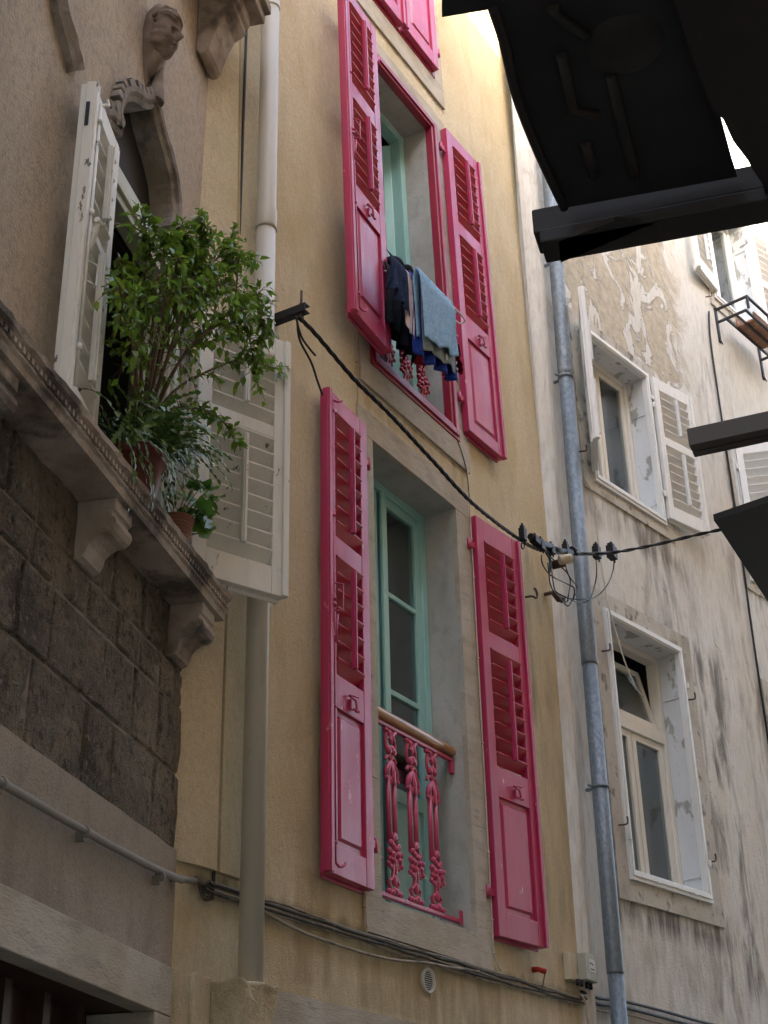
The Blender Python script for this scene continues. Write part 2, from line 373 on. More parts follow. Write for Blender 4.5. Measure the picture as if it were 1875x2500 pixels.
def mk_leaf(name, a, b2, c2, trans=0.25):
    m, nt, b = newmat(name)
    oi = coords(nt)
    n1 = noise(nt, oi, 13, detail=2)
    c = mix(nt, ramp(nt, n1, 0.3, 0.7), a, b2)
    c = mix(nt, ramp(nt, noise(nt, oi, 31, detail=2, off=(3, 3, 3)), 0.58, 0.75, 0, 0.8), c, c2)
    nt.links.new(c, b.inputs['Base Color'])
    b.inputs['Roughness'].default_value = 0.3
    b.inputs['Specular IOR Level'].default_value = 0.6
    tr = N(nt, 'ShaderNodeBsdfTranslucent')
    nt.links.new(c, tr.inputs[0])
    mx = N(nt, 'ShaderNodeMixShader'); mx.inputs[0].default_value = trans
    nt.links.new(b.outputs[0], mx.inputs[1]); nt.links.new(tr.outputs[0], mx.inputs[2])
    nt.links.new(mx.outputs[0], nt.nodes['Material Output'].inputs[0])
    return m
M['leaf'] = mk_leaf('ficus_leaf', (0.09, 0.17, 0.025), (0.20, 0.33, 0.035), (0.45, 0.52, 0.07), 0.4)
M['cactus'] = mk_leaf('christmas_cactus_leaf', (0.075, 0.14, 0.030), (0.12, 0.20, 0.040), (0.24, 0.31, 0.11), 0.2)
M['geranium'] = mk_leaf('geranium_leaf', (0.07, 0.17, 0.03), (0.11, 0.24, 0.035), (0.18, 0.33, 0.05))

def mk_glass():
    m, nt, b = newmat('window_glass')
    nt.nodes.remove(b)
    g = N(nt, 'ShaderNodeBsdfGlossy'); g.inputs['Roughness'].default_value = 0.03
    g.inputs['Color'].default_value = (0.9, 0.92, 0.95, 1)
    t = N(nt, 'ShaderNodeBsdfTransparent'); t.inputs['Color'].default_value = (0.75, 0.78, 0.76, 1)
    lw = N(nt, 'ShaderNodeFresnel'); lw.inputs[0].default_value = 1.5
    co = coords(nt)
    bp = N(nt, 'ShaderNodeBump'); bp.inputs['Strength'].default_value = 0.25; bp.inputs['Distance'].default_value = 0.004
    nt.links.new(noise(nt, co, 5, detail=1), bp.inputs['Height'])
    nt.links.new(bp.outputs[0], g.inputs['Normal'])
    mx = N(nt, 'ShaderNodeMixShader')
    nt.links.new(ramp(nt, lw.outputs[0], 0.0, 0.5, 0.05, 0.34), mx.inputs[0])
    nt.links.new(t.outputs[0], mx.inputs[1]); nt.links.new(g.outputs[0], mx.inputs[2])
    nt.links.new(mx.outputs[0], nt.nodes['Material Output'].inputs[0])
    return m
M['glass'] = mk_glass()

def cloth(name, a, b2, scale=60, stretch=(1, 1, 1), rough=0.95):
    m, nt, b = newmat(name)
    co = coords(nt)
    c = mix(nt, ramp(nt, noise(nt, co, scale, stretch, detail=4), 0.38, 0.62), a, b2)
    nt.links.new(c, b.inputs['Base Color'])
    b.inputs['Roughness'].default_value = rough
    b.inputs['Specular IOR Level'].default_value = 0.2
    bump(nt, b, [(noise(nt, co, 140, (1, 1, 1), detail=2), 0.35), (noise(nt, co, 14, (1.6, 1, 0.4), detail=3), 0.6)], 0.006)
    return m
M['c_blue'] = cloth('washed_denim_blue_towelling', (0.19, 0.32, 0.45), (0.26, 0.41, 0.55), 50)
M['c_navy'] = cloth('navy_blue_cotton', (0.006, 0.022, 0.16), (0.012, 0.04, 0.25), 30)
M['c_black'] = cloth('black_cotton', (0.008, 0.008, 0.011), (0.014, 0.015, 0.02), 30)
M['c_dnavy'] = cloth('dark_navy_cotton', (0.014, 0.022, 0.05), (0.02, 0.033, 0.075), 30)
M['c_grey'] = cloth('grey_towelling', (0.18, 0.21, 0.21), (0.23, 0.27, 0.26), 50)
M['c_pink'] = cloth('faded_pink_cotton', (0.50, 0.36, 0.35), (0.62, 0.52, 0.50), 14)
M['c_red'] = cloth('bright_red_cotton', (0.40, 0.01, 0.01), (0.5, 0.02, 0.02), 30)
M['c_maroon'] = cloth('maroon_ruffle', (0.10, 0.003, 0.014), (0.16, 0.006, 0.02), 30)

# ---------------------------------------------------------------- mesh helpers
class MB:
    def __init__(self):
        self.v, self.f, self.sm = [], [], []
    def add(self, vs, fs, smooth=False):
        o = len(self.v)
        self.v += [Vector(p) for p in vs]
        self.f += [tuple(i + o for i in f) for f in fs]
        self.sm += [smooth] * len(fs)
        return self
    def box(self, x0, x1, y0, y1, z0, z1):
        if x0 > x1: x0, x1 = x1, x0
        if y0 > y1: y0, y1 = y1, y0
        if z0 > z1: z0, z1 = z1, z0
        vs = [(x, y, z) for z in (z0, z1) for y in (y0, y1) for x in (x0, x1)]
        return self.add(vs, [(0, 2, 3, 1), (4, 5, 7, 6), (0, 1, 5, 4), (2, 6, 7, 3), (0, 4, 6, 2), (1, 3, 7, 5)])
    def quad(self, a, b, c, d):
        return self.add([a, b, c, d], [(0, 1, 2, 3)])
    def prism(self, poly, fn0, fn1, smooth=False):
        """poly of 2-tuples, swept between two embeddings"""
        n = len(poly)
        vs = [fn0(p) for p in poly] + [fn1(p) for p in poly]
        fs = [tuple(range(n))[::-1], tuple(range(n, 2 * n))]
        self.add(vs, fs)
        o = len(self.v) - 2 * n
        for i in range(n):
            j = (i + 1) % n
            self.f.append((o + i, o + j, o + n + j, o + n + i)); self.sm.append(smooth)
        return self
    def tube(self, pts, r, seg=8, cap=True, rs=None):
        pts = [Vector(p) for p in pts]
        n = len(pts)
        up = Vector((0, 0, 1))
        t0 = (pts[1] - pts[0]).normalized()
        a = t0.cross(up)
        if a.length < 1e-3: a = t0.cross(Vector((1, 0, 0)))
        a.normalize()
        vs = []
        for i, p in enumerate(pts):
            if i == 0: t = pts[1] - pts[0]
            elif i == n - 1: t = pts[-1] - pts[-2]
            else: t = (pts[i + 1] - pts[i]).normalized() + (pts[i] - pts[i - 1]).normalized()
            t.normalize()
            a = a - t * a.dot(t)
            if a.length < 1e-4: a = t.orthogonal()
            a.normalize()
            b = t.cross(a)
            rr = rs[i] if rs else r
            for k in range(seg):
                th = 2 * math.pi * k / seg
                vs.append(p + (a * math.cos(th) + b * math.sin(th)) * rr)
        fs = []
        for i in range(n - 1):
            for k in range(seg):
                k2 = (k + 1) % seg
                fs.append((i * seg + k, i * seg + k2, (i + 1) * seg + k2, (i + 1) * seg + k))
        self.add(vs, fs, True)
        if cap:
            o = len(self.v) - n * seg
            self.f.append(tuple(o + k for k in range(seg))[::-1]); self.sm.append(False)
            self.f.append(tuple(o + (n - 1) * seg + k for k in range(seg))); self.sm.append(False)
        return self
    def lathe(self, prof, c=(0, 0, 0), seg=24, axis='z'):
        vs, fs = [], []
        for (r, h) in prof:
            for k in range(seg):
                th = 2 * math.pi * k / seg
                if axis == 'z': p = (c[0] + r * math.cos(th), c[1] + r * math.sin(th), c[2] + h)
                else: p = (c[0] + r * math.cos(th), c[1] + h, c[2] + r * math.sin(th))
                vs.append(p)
        for i in range(len(prof) - 1):
            for k in range(seg):
                k2 = (k + 1) % seg
                fs.append((i * seg + k, i * seg + k2, (i + 1) * seg + k2, (i + 1) * seg + k))
        return self.add(vs, fs, True)
    def ball(self, c, r, seg=8, ring=6):
        r = r if isinstance(r, (tuple, list)) else (r, r, r)
        vs, fs = [], []
        for i in range(ring + 1):
            ph = math.pi * i / ring
            for k in range(seg):
                th = 2 * math.pi * k / seg
                vs.append((c[0] + r[0] * math.sin(ph) * math.cos(th), c[1] + r[1] * math.sin(ph) * math.sin(th), c[2] + r[2] * math.cos(ph)))
        for i in range(ring):
            for k in range(seg):
                k2 = (k + 1) % seg
                fs.append((i * seg + k, (i + 1) * seg + k, (i + 1) * seg + k2, i * seg + k2))
        return self.add(vs, fs, True)
    def build(self, name, mat, parent=None, bevel=0.0, fix=False, loc=None, rz=None):
        me = bpy.data.meshes.new(name)
        me.from_pydata([tuple(p) for p in self.v], [], self.f)
        me.polygons.foreach_set('use_smooth', self.sm)
        if fix:
            bm = bmesh.new(); bm.from_mesh(me)
            bmesh.ops.remove_doubles(bm, verts=bm.verts, dist=1e-5)
            bmesh.ops.recalc_face_normals(bm, faces=bm.faces)
            bm.to_mesh(me); bm.free()
        me.materials.append(M[mat] if isinstance(mat, str) else mat)
        o = bpy.data.objects.new(name, me)
        C.objects.link(o)
        if parent is not None: o.parent = parent
        if loc is not None: o.location = loc
        if rz is not None: o.rotation_euler = (0, 0, rz)
        if bevel:
            b = o.modifiers.new('bevel', 'BEVEL'); b.width = bevel; b.segments = 2; b.limit_method = 'ANGLE'; b.angle_limit = rad(40)
            b.harden_normals = False
        return o

def tag(o, label, cat, group=None, kind=None):
    o['label'] = label
    if cat: o['category'] = cat
    if group: o['group'] = group
    if kind: o['kind'] = kind
    return o

def thing(name, label, cat, loc=(0, 0, 0), rz=0.0, group=None):
    o = bpy.data.objects.new(name, None)
    o.empty_display_size = 0.2
    C.objects.link(o)
    o.location = loc; o.rotation_euler = (0, 0, rz)
    return tag(o, label, cat, group)

def house(name, W, label):
    o, a = WALLS[W]
    return thing(name, label, 'building', o, a)

def loc_at(W, px, py, n=0.0):
    """the same measured point in facade coordinates (u, -n, z)"""
    p = at(W, px, py, n)
    o, a = WALLS[W]
    d = p - o
    return Vector((d.x * math.cos(a) + d.y * math.sin(a), -d.x * math.sin(a) + d.y * math.cos(a), p.z))

def smooth_path(pts, k=6):
    pts = [Vector(p) for p in pts]
    out = []
    n = len(pts)
    for i in range(n - 1):
        p0 = pts[max(i - 1, 0)]; p1 = pts[i]; p2 = pts[i + 1]; p3 = pts[min(i + 2, n - 1)]
        for j in range(k):
            t = j / k
            out.append(0.5 * ((2 * p1) + (-p0 + p2) * t + (2 * p0 - 5 * p1 + 4 * p2 - p3) * t * t + (-p0 + 3 * p1 - 3 * p2 + p3) * t ** 3))
    out.append(pts[-1])
    return out

def wall_face(us, zs, holes, n=0.0, edge=None):
    """front face of a wall split on a grid, with rectangular holes (u0,u1,z0,z1)"""
    us = sorted(set(us + [h[0] for h in holes] + [h[1] for h in holes]))
    zs = sorted(set(zs + [h[2] for h in holes] + [h[3] for h in holes]))
    mb = MB()
    E = edge or (lambda u, z: u)
    for i in range(len(us) - 1):
        for j in range(len(zs) - 1):
            cu, cz = (us[i] + us[i + 1]) / 2, (zs[j] + zs[j + 1]) / 2
            if any(h[0] < cu < h[1] and h[2] < cz < h[3] for h in holes): continue
            a, b, c_, d = us[i], us[i + 1], zs[j], zs[j + 1]
            mb.quad((E(a, c_), -n, c_), (E(b, c_), -n, c_), (E(b, d), -n, d), (E(a, d), -n, d))
    return mb

def irregular(o, amp, scale, seed=0, axis=None):
    """roughen a stone part by moving its vertices"""
    for v in o.data.vertices:
        p = Vector(v.co) * scale + Vector((seed, seed * 2, 0))
        d = mnoise.noise_vector(p) * amp
        if axis is not None:
            v.co[axis] += d[axis]
        else:
            v.co += d

def subdiv(o, cuts):
    bm = bmesh.new(); bm.from_mesh(o.data)
    bmesh.ops.subdivide_edges(bm, edges=[e for e in bm.edges if e.calc_length() > 0.06], cuts=cuts, use_grid_fill=True)
    bm.to_mesh(o.data); bm.free()

# ================================================================ GROUND
MB().add([(-300, -300, 0), (300, -300, 0), (300, 300, 0), (-300, 300, 0)], [(0, 1, 2, 3)]).build('street', 'paving')['kind'] = 'structure'

# ================================================================ shutters
def leaf(parent, u, n, azrel, side, w, z0, z1, secs, pan, mat, smat, t=0.045, sw=0.075, label=None, nsl=None,
         hinges=True, rodside=True, catch=True, rods=True, longbolt=False, slat_pitch=0.085):
    """one shutter leaf hinged at (u, n); azrel turns it about the hinge; side=+1/-1 free edge along +u/-u.
    secs: louvred openings (z bottom, z top); pan: (z bottom, z top) of the solid panel or None"""
    s = side
    mb = MB()
    mb.box(0, s * sw, 0, t, z0, z1)
    mb.box(s * (w - sw), s * w, 0, t, z0, z1)
    opens = sorted(list(secs) + ([pan] if pan else []))
    edges = [z0]
    for a, b in opens: edges += [a, b]
    edges.append(z1)
    for i in range(0, len(edges), 2):
        mb.box(s * (sw + 0.0005), s * (w - sw - 0.0005), 0.0015, t - 0.0015, edges[i], edges[i + 1])
    # rebate strip and rounded cover moulding on the free edge
    mb.box(s * (w + 0.0006), s * (w + 0.013), -0.006, t * 0.55, z0 + 0.004, z1 - 0.004)
    mb.box(s * (w - 0.022), s * (w + 0.006), -0.014, -0.0006, z0 + 0.002, z1 - 0.002)
    # drip lip behind the bottom rail
    mb.box(s * 0.012, s * (w - 0.012), t + 0.0006, t + 0.012, z0 - 0.016, z0 + 0.05)
    L = mb.build('shutter', mat, parent, bevel=0.0025)
    L.location = (u, -n, 0)
    L.rotation_euler = (0, 0, rad(azrel))
    if label: L['label'] = label
    # louvres
    for si, (a, b) in enumerate(secs):
        sl = MB()
        k = max(2, int(round((b - a) / slat_pitch)))
        pitch = (b - a) / k
        rnd = random.Random(int(a * 1000) + int(u * 77))
        for i in range(k):
            zt = b - i * pitch - 0.006 + rnd.uniform(-0.002, 0.002)
            dz = 0.052 + rnd.uniform(-0.003, 0.003)
            x0, x1 = s * (sw + 0.002), s * (w - sw - 0.002)
            y0, y1 = -0.009, t - 0.004
            th = 0.007
            zb = max(zt - dz, a + 0.001)
            e0, e1 = rnd.uniform(-.002, .002), rnd.uniform(-.002, .002)
            sl.add([(x0, y0, zt + e0), (x1, y0, zt + e1), (x1, y1, zb), (x0, y1, zb), (x0, y0, zt - th + e0), (x1, y0, zt - th + e1), (x1, y1, zb - th), (x0, y1, zb - th)],
                   [(0, 1, 2, 3), (7, 6, 5, 4), (0, 4, 5, 1), (1, 5, 6, 2), (2, 6, 7, 3), (3, 7, 4, 0)])
        sl.build('louvres', smat, L, bevel=0.001)
        if rods:
            xm = s * w * 0.5
            top = b - pitch * 0.5 + 0.02 if si else b - 0.02
            rb = MB()
            bot = a + pitch * 0.72
            rb.box(xm - 0.012, xm + 0.012, -0.032, -0.0125, bot, b - 0.045)
            rb.box(xm - 0.006, xm + 0.006, -0.038, -0.0325, bot + 0.001, b - 0.046)
            rb.build('tilt_rod', mat, L, bevel=0.0015)
    if pan:
        a, b = pan
        pb = MB()
        x0, x1 = s * (sw + 0.001), s * (w - sw - 0.001)
        xa, xb = min(x0, x1), max(x0, x1)
        pb.box(xa, xb, 0.016, 0.03, a + 0.001, b - 0.001)
        i_ = 0.028
        # raised field with sloping margins
        o_ = [(xa + i_, a + i_), (xb - i_, a + i_), (xb - i_, b - i_), (xa + i_, b - i_)]
        q_ = [(xa + i_ + .012, a + i_ + .012), (xb - i_ - .012, a + i_ + .012), (xb - i_ - .012, b - i_ - .012), (xa + i_ + .012, b - i_ - .012)]
        vs = [(p[0], 0.0155, p[1]) for p in o_] + [(p[0], 0.005, p[1]) for p in q_]
        pb.add(vs, [(4, 5, 6, 7), (0, 1, 5, 4), (1, 2, 6, 5), (2, 3, 7, 6), (3, 0, 4, 7)])
        pb.build('panel', mat, L, bevel=0.001)
    if hinges:
        for zz in (z0 + 0.22 * 1, (z1 - 0.2)):
            h = MB()
            h.box(-s * 0.002, -s * 0.05, t * 0.35, t * 0.55, zz - 0.018, zz + 0.018)
            h.tube([(-s * 0.055, t * 0.5, zz - 0.035), (-s * 0.055, t * 0.5, zz + 0.03)], 0.012, 10)
            h.tube([(-s * 0.055, t * 0.5, zz - 0.03), (-s * 0.07, t + 0.06, zz - 0.05)], 0.007, 6)
            h.build('hinge', mat, L)
    if catch:
        zc = (pan[1] if pan else secs[0][0]) + 0.055
        c = MB()
        xm = s * w * 0.52
        c.tube([(xm - 0.02, -0.004, zc + 0.035), (xm + 0.0, -0.03, zc + 0.01), (xm + 0.012, -0.028, zc - 0.02), (xm + 0.022, -0.02, zc - 0.04)], 0.006, 6)
        c.tube([(xm - 0.028, -0.012, zc + 0.03), (xm + 0.03, -0.03, zc + 0.035)], 0.005, 6)
        c.tube([(xm - 0.012, -0.024, zc - 0.035), (xm + 0.038, -0.022, zc - 0.03)], 0.006, 6)
        c.ball((xm + 0.04, -0.022, zc - 0.03), 0.009)
        c.box(xm - 0.008, xm + 0.016, -0.012, -0.0005, zc - 0.03, zc + 0.02)
        c.build('catch', mat, L)
    if longbolt:
        bx = s * (w - 0.034)
        c = MB()
        c.tube([(bx, -0.009, z0 + 0.04), (bx, -0.009, z1 - 0.035)], 0.006, 8)
        for zz in (z0 + 0.13, z0 + 0.75, z0 + 1.25, z0 + 1.72, z1 - 0.12):
            if zz < z1 - 0.05:
                c.tube([(bx, -0.009, zz - 0.008), (bx, -0.009, zz + 0.008)], 0.0105, 8)
        c.tube(smooth_path([(bx, -0.012, z0 + 0.045), (bx - s * 0.015, -0.02, z0 + 0.028), (bx - s * 0.04, -0.028, z0 + 0.035), (bx - s * 0.055, -0.03, z0 + 0.05)], 4), 0.006, 6)
        c.tube(smooth_path([(bx, -0.012, z1 - 0.06), (bx - s * 0.02, -0.03, z1 - 0.066), (bx - s * 0.045, -0.04, z1 - 0.05)], 4), 0.006, 6)
        zm = z0 + 1.22
        if zm < z1 - 0.3:
            c.tube([(bx, -0.01, zm + 0.14), (bx - s * 0.035, -0.04, zm + 0.14), (bx - s * 0.035, -0.04, zm), (bx, -0.01, zm)], 0.0045, 6)
            for zz in (zm + 0.03, zm + 0.06):
                c.tube([(bx, -0.009, zz - 0.009), (bx, -0.009, zz + 0.009)], 0.0135, 8)
            c.tube([(bx - s * 0.006, -0.014, zm - 0.16), (bx - s * 0.008, -0.026, zm - 0.02)], 0.005, 6)
        c.build('bolt_rod', mat, L)
    return L

# ================================================================ YELLOW HOUSE
yh = house('ochre_house', 'Y', 'narrow ochre rendered house with pink louvred shutters, between the stone palazzo and the grey building')
LO = (5.705, 6.640, 3.055, 5.485)      # lower opening
UP = (5.790, 6.640, 6.060, 8.420)      # upper opening
TW = (5.790, 6.700, 8.960, 11.2)       # top window
def yedge(u, z):
    return 7.83 + 0.05 * z if u > 8.0 else u
us = [4.635, 4.9, 5.2, 5.45, 6.9, 7.2, 7.5, 7.8, 8.5]
zs = [0, 1, 2, 2.94, 4, 5, 5.75, 7, 9.5, 11, 12.2, 13.2]
wf = wall_face(us, zs, [LO, UP, TW], 0.0, yedge)
# pilaster strip beside the palazzo: chamfered, 3 cm proud above the cable line
for (z0, z1) in ((2.94, 6), (6, 9), (9, 13.2)):
    wf.quad((4.150, 0.005, z0), (4.330, -0.030, z0), (4.330, -0.030, z1), (4.150, 0.005, z1))
    wf.quad((4.330, -0.030, z0), (4.430, -0.034, z0), (4.430, -0.034, z1), (4.330, -0.030, z1))
    wf.quad((4.430, -0.034, z0), (4.437, -0.004, z0), (4.437, -0.004, z1), (4.430, -0.034, z1))
    wf.quad((4.437, -0.004, z0), (4.455, -0.004, z0), (4.455, -0.004, z1), (4.437, -0.004, z1))
    wf.quad((4.455, -0.004, z0), (4.459, -0.027, z0), (4.459, -0.027, z1), (4.455, -0.004, z1))
    wf.quad((4.459, -0.027, z0), (4.618, -0.027, z0), (4.618, -0.027, z1), (4.459, -0.027, z1))
    wf.quad((4.618, -0.027, z0), (4.635, 0.0, z0), (4.635, 0.0, z1), (4.618, -0.027, z1))
wf.quad((4.150, 0.005, 2.94), (4.618, 0.0, 2.94), (4.618, -0.027, 2.94), (4.33, -0.030, 2.94))
wf.quad((4.10, -0.0, 0), (4.635, 0.0, 0), (4.635, 0.0, 2.94), (4.10, 0.0, 2.94))
# flank and top of the house
wf.quad((4.10, 0, 13.2), (8.5, 0, 13.2), (8.5, 6, 13.2), (4.1, 6, 13.2))
wf.build('wall', 'yellow', yh)

def rect_ring(mb, o, i, y0, y1):
    """picture-frame of four bars, butted; o,i = (u0,u1,z0,z1); depth y0..y1"""
    mb.box(o[0], i[0], y0, y1, o[2], o[3])
    mb.box(i[1], o[1], y0, y1, o[2], o[3])
    mb.box(i[0], i[1], y0, y1, i[3], o[3])
    if i[2] > o[2]: mb.box(i[0], i[1], y0, y1, o[2], i[2])

def stone_surround(parent, o, i, depth, mat='limestone', proud=0.012, sill=True, jmat=None, seams=()):
    mb = MB()
    e = 0.0
    # lintel, sill and two jambs as separate blocks with hairline joints
    g = 0.0015
    mb.box(o[0], o[1], -proud, 0.02, i[3], o[3])
    if sill: mb.box(o[0], o[1], -proud - 0.004, 0.02, o[2], i[2])
    for (a, b) in ((o[0], i[0]), (i[1], o[1])):
        z = i[2]
        cuts = [z] + [s for s in seams if i[2] < s < i[3]] + [i[3]]
        for k in range(len(cuts) - 1):
            mb.box(a, b, -proud + 0.001 * (k % 2), 0.02, cuts[k] + g, cuts[k + 1] - g)
    s = mb.build('window_surround', mat, parent)
    subdiv(s, 3)
    irregular(s, 0.0022, 9, 3)
    # deep reveal: two jambs, soffit, sill board
    rv = MB()
    y0 = 0.0205
    rv.box(i[0] - 0.03, i[0] + 0.0, -proud + 0.004, depth, i[2], i[3])
    rv.box(i[1] - 0.0, i[1] + 0.03, -proud + 0.004, depth, i[2], i[3])
    rv.box(i[0], i[1], -proud + 0.004, depth, i[3], i[3] + 0.03)
    rv.box(i[0], i[1], -proud + 0.004, depth, i[2] - 0.03, i[2])
    r = rv.build('reveal', jmat or mat, s)
    return s

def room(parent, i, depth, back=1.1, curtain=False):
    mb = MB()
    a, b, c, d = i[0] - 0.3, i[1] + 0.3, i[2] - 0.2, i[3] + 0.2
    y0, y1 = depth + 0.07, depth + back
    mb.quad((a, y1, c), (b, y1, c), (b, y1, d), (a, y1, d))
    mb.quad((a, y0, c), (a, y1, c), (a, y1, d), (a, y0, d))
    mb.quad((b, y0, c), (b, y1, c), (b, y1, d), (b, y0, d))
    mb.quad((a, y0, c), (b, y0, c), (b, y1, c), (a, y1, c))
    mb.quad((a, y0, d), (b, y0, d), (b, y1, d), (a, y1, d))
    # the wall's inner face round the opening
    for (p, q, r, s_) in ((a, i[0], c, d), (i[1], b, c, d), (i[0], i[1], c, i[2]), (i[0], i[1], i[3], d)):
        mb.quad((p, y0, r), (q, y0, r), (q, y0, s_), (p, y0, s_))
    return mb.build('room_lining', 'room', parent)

def casement(parent, x0, x1, z0, z1, y, bars, panel=None, mat='teal', sw=0.055, t=0.04, rz=0.0, hx=None, label=None):
    """one sash; bars: heights of glazing bars; panel: top of the solid bottom panel"""
    hx = x0 if hx is None else hx
    mb = MB()
    mb.box(x0 - hx, x0 + sw - hx, 0, t, z0, z1)
    mb.box(x1 - sw - hx, x1 - hx, 0, t, z0, z1)
    mb.box(x0 + sw - hx, x1 - sw - hx, 0.001, t - .001, z1 - sw, z1)
    mb.box(x0 + sw - hx, x1 - sw - hx, 0.001, t - .001, z0, z0 + sw * 1.4)
    for b in bars: mb.box(x0 + sw - hx, x1 - sw - hx, 0.004, t - 0.004, b - 0.014, b + 0.014)
    lo = z0 + sw * 1.4
    if panel:
        mb.box(x0 + sw - hx, x1 - sw - hx, 0.001, t - .001, panel - 0.035, panel + 0.035)
        mb.box(x0 + sw - hx, x1 - sw - hx, 0.016, t - 0.008, lo, panel - 0.035)
        mb.box(x0 + sw + 0.03 - hx, x1 - sw - 0.03 - hx, 0.008, 0.0155, lo + 0.03, panel - 0.065)
        lo = panel + 0.035
    s = mb.build('sash', mat, parent, bevel=0.002)
    s.location = (hx, y, 0)
    s.rotation_euler = (0, 0, rad(rz))
    if label: s['label'] = label
    gb = MB()
    gb.box(x0 + sw - hx, x1 - sw - hx, t * 0.5 - 0.002, t * 0.5 + 0.002, lo, z1 - sw)
    gb.build('pane', 'glass', s)
    return s

def window(parent, i, depth, mat, fw=0.05, transom=None, label=None):
    """fixed outer frame at the back of the reveal; returns frame object"""
    mb = MB()
    rect_ring(mb, (i[0], i[1], i[2], i[3]), (i[0] + fw, i[1] - fw, i[2] + 0.02, i[3] - fw), depth - 0.03, depth + 0.05)
    if transom: mb.box(i[0] + fw, i[1] - fw, depth - 0.032, depth + 0.045, transom - 0.045, transom + 0.045)
    w_ = mb.build('window', mat, parent, bevel=0.003)
    if label: w_['label'] = label
    return w_

# ---- lower French window
stone_surround(yh, (5.555, 6.800, 2.895, 5.640), LO, 0.20, 'limestone', jmat='limestone_grey', seams=(3.62,))
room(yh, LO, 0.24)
wf_ = window(yh, LO, 0.23, 'teal', 0.05, label='tall teal French window')
mid = (LO[0] + LO[1]) / 2
casement(wf_, mid - 0.005, LO[1] - 0.052, LO[2] + 0.03, LO[3] - 0.052, 0.215, (4.84, 4.275), 3.72)
casement(wf_, LO[0] + 0.052, mid - 0.045, LO[2] + 0.03, LO[3] - 0.052, 0.222, (4.84, 4.275), 3.72)
mb = MB(); mb.box(mid - 0.035, mid + 0.01, 0.196, 0.214, LO[2] + 0.03, LO[3] - 0.055)
mb.build('cover_strip', 'teal', wf_, bevel=0.003)
leaf(yh, 5.575, 0.052, 4.0, -1, 0.42, 3.07, 5.50, [(4.70, 5.37 + 0.03), (3.99, 4.60)], (3.20, 3.83), 'pink', 'slat_pink', longbolt=True,
     label='tall pink shutter leaf left of the lower window')
leaf(yh, 6.825, 0.045, -6.1, 1, 0.47, 3.07, 5.51, [(4.79, 5.37), (3.99, 4.69)], (3.20, 3.82), 'pink', 'slat_pink',
     label='tall pink shutter leaf right of the lower window')

# ---- upper window
SU = (5.590, 6.850, 5.810, 8.615)
stone_surround(yh, SU, (5.700, 6.735, 5.965, 8.505), 0.03, 'limestone')
mb = MB()
rect_ring(mb, (5.705, 6.730, 5.970, 8.500), (5.790, 6.640, 6.060, 8.420), -0.022, 0.03)
rect_ring(mb, (5.725, 6.708, 5.995, 8.478), (5.765, 6.665, 6.035, 8.440), -0.034, -0.0225)
mb.build('window_frame', 'dark_red', yh, bevel=0.004)['label'] = 'deep red painted wooden frame round the upper window'
mb = MB()
rect_ring(mb, (5.76, 6.67, 6.03, 8.45), UP, 0.031, 0.20)
mb.build('reveal', 'limestone_grey', yh)
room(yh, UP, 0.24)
wf_ = window(yh, UP, 0.23, 'teal', 0.06, label='teal upper window with one sash swung inward')
mid = (UP[0] + UP[1]) / 2
casement(wf_, UP[0] + 0.062, mid - 0.01, UP[2] + 0.03, UP[3] - 0.062, 0.215, (7.55, 6.9), 6.5)
casement(wf_, mid, UP[1] - 0.07, UP[2] + 0.03, UP[3] - 0.08, 0.27, (7.52, 6.92), 6.5, rz=-62, hx=UP[1] - 0.07, label='pale teal sash swung inward')
leaf(yh, 5.735, 0.13, 5.0, -1, 0.45, 6.015, 8.46, [(7.70, 8.36), (6.93, 7.58)], (6.15, 6.78), 'pink', 'slat_pink', longbolt=True,
     label='pink shutter leaf left of the upper window, reflecting the sky')
leaf(yh, 6.785, 0.06, -2.2, 1, 0.45, 6.075, 8.51, [(7.74, 8.40), (6.98, 7.63)], (6.16, 6.80), 'pink', 'slat_pink',
     label='pink shutter leaf right of the upper window')
# ---- closed shutters of the top window
stone_surround(yh, (5.66, 6.885, 8.775, 11.4), (5.785, 6.765, 8.955, 11.2), 0.03, 'limestone')
mb = MB()
rect_ring(mb, (5.790, 6.760, 8.960, 11.2), (5.83, 6.72, 9.0, 11.15), -0.02, 0.03)
mb.build('window_frame', 'dark_red', yh, bevel=0.003)
leaf(yh, 6.735, 0.065, 0, -1, 0.455, 9.00, 11.15, [(9.86, 11.0)], (9.12, 9.76), 'pink', 'slat_pink', label='closed pink shutter leaf of the top window, right one', catch=False)
leaf(yh, 5.815, 0.065, 0, 1, 0.435, 9.00, 11.15, [(9.86, 11.0)], (9.12, 9.76), 'pink', 'slat_pink', label='closed pink shutter leaf of the top window, left one', catch=False)

